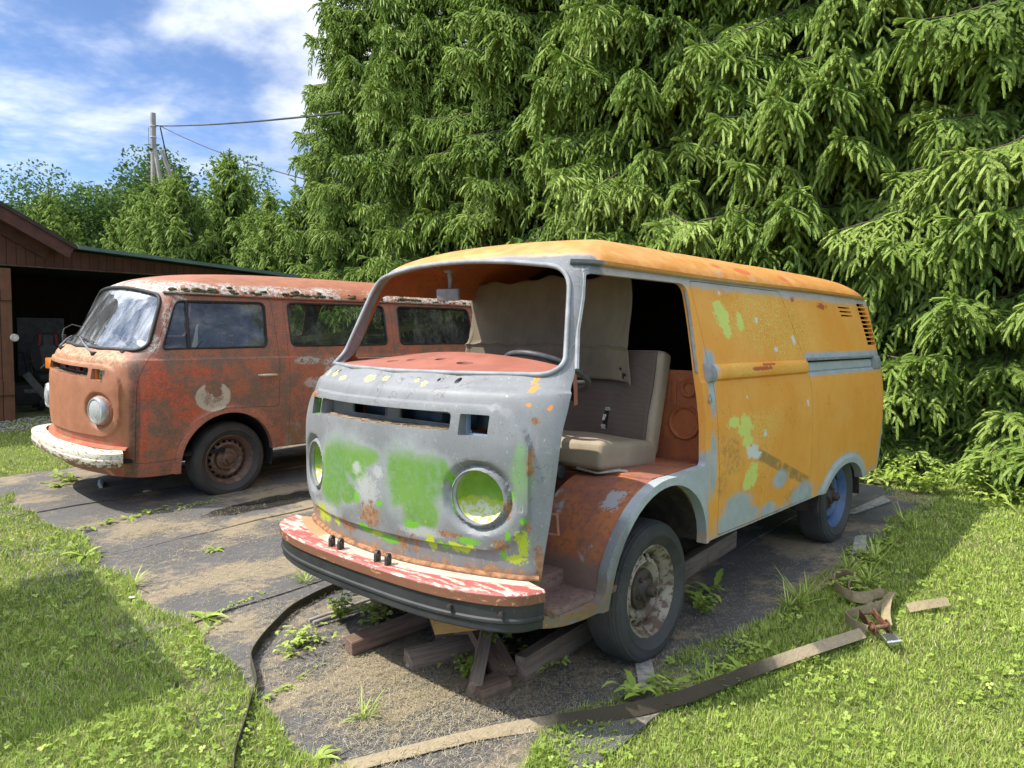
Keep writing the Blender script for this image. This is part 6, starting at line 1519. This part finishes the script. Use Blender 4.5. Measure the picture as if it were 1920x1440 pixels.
# ---- weeds
WEED = GRASS
def leaf_strip(mb, tones, base, az, length, width, rise, droop, tone, lobes=0, rg=None):
    n = 7; V = []; d = np.array([math.cos(az), math.sin(az), 0]); p = np.array([-d[1], d[0], 0])
    for i in range(n+1):
        s = i/n; c = np.array(base) + d*(length*s*(1-.2*droop*s)) + np.array([0, 0, length*(rise*s - droop*s*s)])
        w_ = width*math.sin(math.pi*min(1, .12+.88*s))**.8*(1 - .35*(lobes and i % 2)); w_ = max(w_, .0006)
        V += [tuple(c + p*w_ + np.array([0, 0, w_*.35])), tuple(c), tuple(c - p*w_ + np.array([0, 0, w_*.35]))]
    F = []
    for i in range(n):
        for j in range(2): F.append((i*3+j, i*3+j+1, (i+1)*3+j+1, (i+1)*3+j))
    mb.add(V, F); tones += [tone]*len(V)
def weed(x, y, kind, size, lab, seed, group=None, dz=.012):
    rg = random.Random(seed); t = thing('weed', lab, 'weed', (x, y, gz(x, y)+dz), (0, 0, 0), group); mb = MB(); tn = []
    if kind == 'rosette':
        for k in range(rg.randint(7, 11)): leaf_strip(mb, tn, (0, 0, 0), rg.uniform(0, 6.28), size*rg.uniform(.6, 1.1), size*.11, rg.uniform(.25, .8), rg.uniform(.3, .7), rg.uniform(.3, .65), 1)
    elif kind == 'tuft':
        for k in range(int(26)): leaf_strip(mb, tn, (rg.gauss(0, size*.1), rg.gauss(0, size*.1), 0), rg.uniform(0, 6.28), size*rg.uniform(.5, 1.1), size*.018 + .001, rg.uniform(.5, 1.5), rg.uniform(.1, .6), rg.uniform(.4, .8))
    elif kind == 'bushy':
        for k in range(int(60)):
            a, r = rg.uniform(0, 6.28), size*abs(rg.gauss(0, .42)); b = (r*math.cos(a), r*math.sin(a), size*rg.uniform(.02, .38))
            for q in range(3): leaf_strip(mb, tn, b, rg.uniform(0, 6.28), size*rg.uniform(.10, .2), size*.05, rg.uniform(-.1, .6), .3, rg.uniform(.45, .8))
    elif kind == 'creeper':
        for k in range(46):
            u = rg.gauss(0, .5); b = (size*u, size*(.28*u + rg.gauss(0, .05)), rg.uniform(0, .02))
            leaf_strip(mb, tn, b, rg.uniform(0, 6.28), size*rg.uniform(.05, .14), size*.028, rg.uniform(.05, .5), .3, rg.uniform(.3, .65))
    elif kind == 'broad':
        for k in range(rg.randint(15, 22)): leaf_strip(mb, tn, (rg.gauss(0, size*.22), rg.gauss(0, size*.22), rg.uniform(0, size*.25)), rg.uniform(0, 6.28), size*rg.uniform(.28, .6), size*rg.uniform(.06, .11), rg.uniform(.2, 1.1), rg.uniform(.3, .8), rg.uniform(.25, .7), 1)
    else:  # leafy stems
        for k in range(7):
            a = rg.uniform(0, 6.28); ln = size*rg.uniform(.6, 1.0); tip = (math.cos(a)*ln*.45, math.sin(a)*ln*.45, ln*.85)
            mb.tube([(0, 0, 0), (tip[0]*.4, tip[1]*.4, tip[2]*.6), tip], [.0025, .002, .001], 4, cap=False); tn += [.2]*12
            for q in range(8):
                s = .25+.75*q/8; b = (tip[0]*s, tip[1]*s, tip[2]*s); leaf_strip(mb, tn, b, q*2.4+k, size*.2*(1.2-.5*s), size*.065, .25, .35, rg.uniform(.35, .7))
    me = mb.mesh('leaves', WEED, 60); at_ = me.attributes.new('tone', 'FLOAT', 'POINT'); at_.data.foreach_set('value', np.array(tn[:len(me.vertices)] + [.5]*max(0, len(me.vertices)-len(tn)), np.float32))
    link('leaves', me, t); return t
WEEDS = [(1.19, -1.15, 'rosette', .17, 'ragged dandelion-like weed standing up at the mat seam left of the strap'), (1.02, -.52, 'bushy', .17, 'bright green bushy weed on the mat inside the strap bend'), (1.10, -.47, 'rosette', .10, 'small broad-leaved weed beside the bright bushy weed on the mat'),
 (.73, -.62, 'stems', .20, 'leafy weed growing by the pale pipes under the bumper'), (.60, -.50, 'bushy', .20, 'dense weed in front of the wood stack under the bumper'), (.45, -.45, 'stems', .22, 'tall leafy weed hard against the dark wood stack'), (1.20, .21, 'tuft', .11, 'grassy weed on the straw patch in the near middle of the mat'), (1.28, -.22, 'creeper', .24, 'low creeping weed on the mesh mat right of the strap bend'),
 (.64, -2.12, 'rosette', .10, 'lone small seedling on the mat between the two vans'), (.62, -3.32, 'creeper', .55, 'long line of creeping weed along the mat seam in front of the minibus'), (.15, -3.30, 'creeper', .28, 'short creeping weed by the wet patch'), (.34, .93, 'broad', .20, 'jagged pale leafy weed at the lawn edge below the cream wheel'), (.22, .98, 'broad', .16, 'second jagged leafy weed right behind the one at the lawn edge'),
 (-.80, .62, 'broad', .24, 'broad-leaved weed on the shaded mat behind the cream front wheel'), (-.62, .72, 'stems', .16, 'small leafy weed close behind the cream front tyre'), (.66, -4.93, 'broad', .30, 'large dark dock leaves under the white bumper end'), (.74, -4.75, 'rosette', .14, 'yellow-green small weed beside the dock leaves'), (1.26, -2.62, 'rosette', .18, 'spiky weed at the lawn edge on the middle mat'), (1.27, -1.85, 'tuft', .14, 'grass tuft at the shaded lawn edge'), (.55, -1.22, 'tuft', .12, 'grass tuft on the mat seam near the bumper end'), (.95, -1.20, 'creeper', .22, 'creeping weed on the mat seam'), (.62, .08, 'bushy', .14, 'small green weed on the short beam end under the bumper'), (.50, .24, 'stems', .24, 'leafy vine between the crossed timbers under the bumper'), (.42, .40, 'bushy', .18, 'round-leaved weed on the right of the crossed timbers'), (.72, .28, 'stems', .15, 'dark leafy weed between the front timber ends'),
 (1.36, -.98, 'creeper', .26, 'flat creeping weed left of the strap on the mat corner'), (1.50, .30, 'rosette', .12, 'weed leaves at the bottom edge by the strap')]
for i, (x, y, k, s, lab) in enumerate(WEEDS): weed(x, y, k, s, lab, 40+i)
rs = random.Random(77)
for i in range(26):                                                     # dock leaves under the hedge
    x, y = -4.55 + rs.gauss(0, .16), -0.1 + i*.115 + rs.gauss(0, .05)
    weed(x, y, rs.choice(('broad', 'broad', 'stems')), rs.uniform(.22, .36), 'dock and nettle leaves crowding the foot of the hedge behind the blue wheel', 200+i, 'leafy weeds at the hedge foot')
for i in range(20):                                                     # ragged leaves along the right lawn edge
    x = .0 - i*.17 + rs.gauss(0, .05); y = float(np.interp(x, [-4, -.5, .05], [1.0, 1.0, .95])) + abs(rs.gauss(.04, .06))
    weed(x, y, rs.choice(('rosette', 'broad', 'bushy', 'tuft')), rs.uniform(.09, .17), 'shaded leafy weed along the mat edge right of the orange van', 300+i, 'leafy weeds along the right mat edge', 0)
fl = thing('daisy', 'single white daisy at the shaded lawn edge', 'flower', (1.36, -1.62, gz(1.36, -1.62)))
pm = MB()
for k in range(12): a = k*.5236; pm.box((.010*math.cos(a), .010*math.sin(a), .05), (.012, .0045, .001), rot=(0, 0, a))
pm.build('petals', simple('white_petals', (.75, .75, .72), .7, .05), fl, None); MB().lathe([(0, .055), (.004, .053), (.005, .05), (0, .049)], 'z', seg=10).build('centre', simple('yellow_flower_centre', (.65, .45, .03), .7), fl, 50); MB().tube([(0, 0, 0), (0, 0, .05)], .001, 4).build('stem', WEED, fl, None)

# ---- timber under the nose of the orange van
def timber_mat(name, a, b):
    m = Mat(name, .85); nm = m.noise(8, 5, .6); st = m.noise(1.0, 6, .68, vec=m.vec((3, 60, 60))); nf = m.noise(50, 4, .7)
    c = m.mix(m.step(st, .35, .65), a, b); c = m.mix(m.mul(m.step(nm, .5, .7), .5), c, tuple(q*.5 for q in a)); c = m.mix(m.mul(m.step(nf, .62, .7), .5), c, (.03, .022, .016)); m.color(c); m.bump(st, .6, .006); return m.m
OLDW = timber_mat('weathered_brown_timber', (.13, .080, .052), (.225, .15, .105)); GREYW = timber_mat('grey_brown_timber', (.18, .13, .09), (.29, .225, .165)); YELW = timber_mat('yellow_brown_timber', (.34, .19, .06), (.42, .26, .10))
def beam(p0, p1, w_, h, mat, lab, roll=0., name='timber_beam'):
    p0, p1 = Vector(p0), Vector(p1); d = p1-p0; L = d.length; x = d.normalized(); y = Vector((0, 0, 1)).cross(x).normalized(); z = x.cross(y)
    M_ = Matrix((x, y, z)).transposed().to_4x4() @ Matrix.Rotation(roll, 4, 'X')
    me = MB().box((0, 0, 0), (L, w_, h), bev=.004, jit=.0025).mesh(name, mat, 30)
    o = link(name, me); o.matrix_world = Matrix.Translation((p0+p1)/2) @ M_; tag(o, lab, 'timber', 'timbers under the orange van nose'); return o
g = gz
beam((.93, -.275, g(.93, -.28)+.055), (.12, -.16, g(.1, -.16)+.10), .075, .065, OLDW, 'long brown beam whose cut end points left under the bumper', .1)
beam((.82, .015, g(.82, .02)+.045), (.40, .16, g(.4, .16)+.055), .10, .065, GREYW, 'short grey-brown beam with pale end lying nearest the straw', .2)
beam((.80, .41, g(.80, .41)+.042), (.50, .20, g(.5, .2)+.16), .055, .075, GREYW, 'pale timber leaning steeply in the middle of the pile', .35)
beam((.80, .425, g(.8, .425)+.036), (.66, .46, g(.66, .46)+.045), .10, .062, OLDW, 'short cut timber block at the front tip of the pile')
beam((.62, .42, g(.62, .42)+.05), (.46, .02, g(.46, .02)+.19), .11, .05, OLDW, 'dark plank slanting back under the bumper')
beam((.56, .455, g(.56, .45)+.060), (-1.74, .335, g(-1.74, .33)+.085), .055, .115, GREYW, 'very long beam running under the van past the cream wheel')
beam((.30, .05, g(.3, .05)+.05), (-1.2, -.1, g(-1.2, -.1)+.06), .10, .10, OLDW, 'dark sleeper deep under the van floor')
beam((.86, .22, .215), (.66, .36, .225), .17, .06, YELW, 'yellow-brown wood block wedged under the bumper')
beam((.52, -.10, g(.52, -.1)+.10), (.46, .12, g(.46, .1)+.11), .09, .16, OLDW, 'upright dark block in the middle of the timber pile')
beam((.55, -.56, g(.55, -.56)+.05), (.30, -.50, g(.3, -.5)+.05), .13, .10, OLDW, 'dark squared block at the left of the pile')
beam((.52, -.55, g(.55, -.56)+.135), (.28, -.47, g(.3, -.5)+.135), .12, .06, GREYW, 'grey plank lying on the dark squared block')
beam((.10, -.30, g(.1, -.3)+.12), (.55, .12, g(.55, .12)+.13), .12, .05, OLDW, 'plank crossing on top of the long brown beam')
for k, (yo, lab) in enumerate(((-.705, 'upper of two thin pale pipes poking out left under the bumper'), (-.665, 'lower of two thin pale pipes poking out left under the bumper'))):
    o = MB().tube([(.86, yo, g(.86, yo)+.03), (.36, yo+.05, g(.36, yo)+.05)], .011, 10).build('thin_pipe', simple('pale_grey_pipe', (.33, .30, .26), .5) if k == 0 else bpy.data.materials['pale_grey_pipe'], None, 40); tag(o, lab, 'pipe', 'pale pipes under the bumper')
# ---- straps and ratchet
m = Mat('olive_mossy_webbing', .9); x_, y_, z_ = m.xyz; nm = m.noise(7, 6, .65); nf = m.noise(60, 5, .7); wv = m.math('SINE', m.mul(m.add(x_, y_), 900))
c = m.mix(m.step(nm, .35, .65), (.055, .050, .028), (.085, .078, .045)); c = m.mix(m.mul(m.step(nf, .5, .65), .6), c, (.030, .026, .014)); c = m.mix(m.mul(m.step(m.noise(28, 4, .6), .60, .68), .5), c, (.20, .16, .08)); m.color(c); m.bump(nf, .6, .004); STRAP_D = m.m
m = Mat('tan_webbing_with_moss', .9); x_, y_, z_ = m.xyz; nm = m.noise(7, 6, .65); nf = m.noise(60, 5, .7); ln = m.noise(1., 4, .6, vec=m.vec((25, 300, 1)))
c = m.mix(m.step(ln, .35, .65), (.30, .235, .14), (.38, .31, .20)); c = m.mix(m.mul(m.step(nf, .52, .65), .45), c, (.17, .13, .075))
dk = m.mul(m.step(m.add(x_, m.mul(nm, .25)), -.30, .02), m.step(m.add(x_, m.mul(nm, .25)), .98, .80)); c = m.mix(m.mul(dk, .95), c, m.mix(nf, (.016, .013, .007), (.055, .040, .020))); m.color(c); m.bump(m.add(nf, ln), .5, .003); STRAP_T = m.m
m = Mat('tan_webbing', .85); nf = m.noise(60, 5, .7); c = m.mix(m.step(nf, .4, .65), (.36, .29, .16), (.26, .21, .12)); m.color(c); m.bump(nf, .4, .003); STRAP_L = m.m
def smooth_path(pts, n=10):
    P = [Vector(p) for p in pts]; P = [P[0]*2-P[1]] + P + [P[-1]*2-P[-2]]; out = []
    for i in range(1, len(P)-2):
        for k in range(n):
            t = k/n; a, b, c_, d = P[i-1], P[i], P[i+1], P[i+2]
            out.append(.5*((2*b) + (c_-a)*t + (2*a-5*b+4*c_-d)*t*t + (3*b-a-3*c_+d)*t**3))
    out.append(P[-2]); return out
def strap(name, pts, wfun, width, mat, lab, h=.03):
    P = smooth_path([(x, y, gz(x, y)+hh) for x, y, hh in pts]); n = len(P)
    W_s = [wfun(i/(n-1), P[i]) for i in range(n)]
    o = MB().ribbon(P, W_s, width, .0035).build(name, mat, None, 60); return tag(o, lab, 'strap')
def wv1(t, p):
    tw = .15*math.sin(t*9) + (.9*sst(.80, 1.0, t) - .5*math.exp(-((t-.55)/.06)**2)); return Vector((.5*math.sin(tw), .6*math.sin(tw), math.cos(tw)))
strap('webbing_strap', [(.36, -1.0, .03), (.50, -.985, .03), (.67, -.95, .03), (.85, -.885, .03), (.99, -.79, .03), (1.14, -.67, .033), (1.26, -.55, .034), (1.315, -.44, .032), (1.38, -.30, .032), (1.47, -.18, .034), (1.55, -.07, .034), (1.63, .03, .034), (1.69, .11, .034), (1.76, .22, .03), (1.86, .30, .03), (2.0, .36, .03)], wv1, .055, STRAP_D, 'dark mossy webbing strap standing on edge in a bend left of the timbers')
def wv2(t, p):
    tw = np.interp(t, [0, .3, .42, .60, .8, 1], [1.40, 1.30, .75, .55, .85, .95]); return Vector((-math.sin(tw)*.45, -math.sin(tw)*.9, math.cos(tw)))
strap('webbing_strap', [(1.9, .30, .028), (1.62, .36, .022), (1.38, .455, .022), (1.18, .54, .022), (.99, .63, .024), (.80, .745, .026), (.63, .86, .028), (.46, .975, .036), (.33, 1.04, .04), (.21, 1.09, .042), (-.02, 1.15, .042), (-.28, 1.225, .042), (-.55, 1.31, .042), (-.88, 1.425, .045)], wv2, .055, STRAP_T, 'long tan webbing strap lying from the straw to the ratchet on the lawn')
def wv3(t, p): return Vector((.25*math.sin(t*11), .2*math.cos(t*8), 1))
LOOP = [(-.93, 1.43), (-.95, 1.37), (-1.02, 1.30), (-1.08, 1.30), (-1.18, 1.34), (-1.33, 1.39), (-1.45, 1.385), (-1.50, 1.335), (-1.38, 1.285), (-1.35, 1.20), (-1.45, 1.10), (-1.62, 1.05), (-1.70, 1.085), (-1.64, 1.14), (-1.45, 1.17), (-1.33, 1.235), (-1.36, 1.33)]
strap('webbing_strap', [(x, y, .045) for x, y in LOOP], wv3, .05, STRAP_L, 'loose tan webbing tail looped on the grass behind the ratchet')
strap('webbing_strap', [(-1.05, 1.49, .05), (-1.2, 1.44, .055), (-1.38, 1.40, .06), (-1.50, 1.385, .06)], lambda t, p: Vector((.2, 1, .3)), .05, STRAP_L, 'short tan webbing running from the ratchet to the loops')
strap('webbing_strap', [(-1.38, 1.50, .04), (-1.47, 1.565, .05), (-1.62, 1.64, .045)], lambda t, p: Vector((-.4, -.55, .65)), .05, STRAP_L, 'flat strap end lying alone on the grass right of the ratchet')
rt = thing('ratchet_buckle', 'rusty ratchet buckle with a bright steel handle on the lawn', 'ratchet', (-.97, 1.47, gz(-.97, 1.47)+.06), (.15, .18, .75))
RI = simple('rusty_ratchet_iron', (.16, .075, .04), .75, .4, 40)
for s in (1, -1): MB().box((-.05, s*.034, .0), (.16, .004, .05), bev=.002).lathe([(.030, -.003), (.034, 0), (.030, .003), (0, .003), (0, -.003)], 'y', c=(.02, s*.036, .012), seg=16).build('side_plate', RI, rt, 30)
MB().tube([(.02, -.045, .012), (.02, .045, .012)], .011, 10).tube([(-.12, -.036, .0), (-.12, .036, .0)], .006, 8).build('spindle', RI, rt, 40)
MB().box((.085, .030, .012), (.13, .006, .018), bev=.002).box((.085, -.030, .012), (.13, .006, .018), bev=.002).tube([(.15, -.034, .014), (.15, .034, .014)], .010, 10).box((.11, 0, .014), (.05, .056, .005)).build('handle', MAT['chrome'], rt, 40)
# small white plastic rack lying under the minibus bumper
rk = thing('toothed_rack', 'small white toothed plastic piece lying in front of the minibus', 'rack', (.48, -4.52, gz(.48, -4.52)+.02), (.5, 0, 1.2))
q = MB().box((0, 0, .0), (.24, .03, .02), bev=.003)
for k in range(6): q.box((-.10+k*.04, 0, .022), (.016, .028, .03), bev=.004)
q.build('rack_body', simple('grey_white_plastic', (.5, .52, .54), .5), rk, 30)
for (x, y, s, lab) in ((.30, -4.0, .028, 'small pale stone under the minibus edge'), (1.18, -2.63, .022, 'pale pebble on the mat edge by the left lawn'), (.80, .02, .025, 'whitish stone by the short beam end')):
    bm = bmesh.new(); bmesh.ops.create_icosphere(bm, subdivisions=2, radius=s)
    for v in bm.verts: v.co = Vector((v.co.x*1.3, v.co.y, v.co.z*.55))*random.uniform(.9, 1.1)
    me = bpy.data.meshes.new('stone'); bm.to_mesh(me); bm.free(); me.materials.append(simple('pale_stone', (.42, .38, .32), .8)); o = link('stone', me); o.location = (x, y, gz(x, y)+.022); tag(o, lab, 'stone')
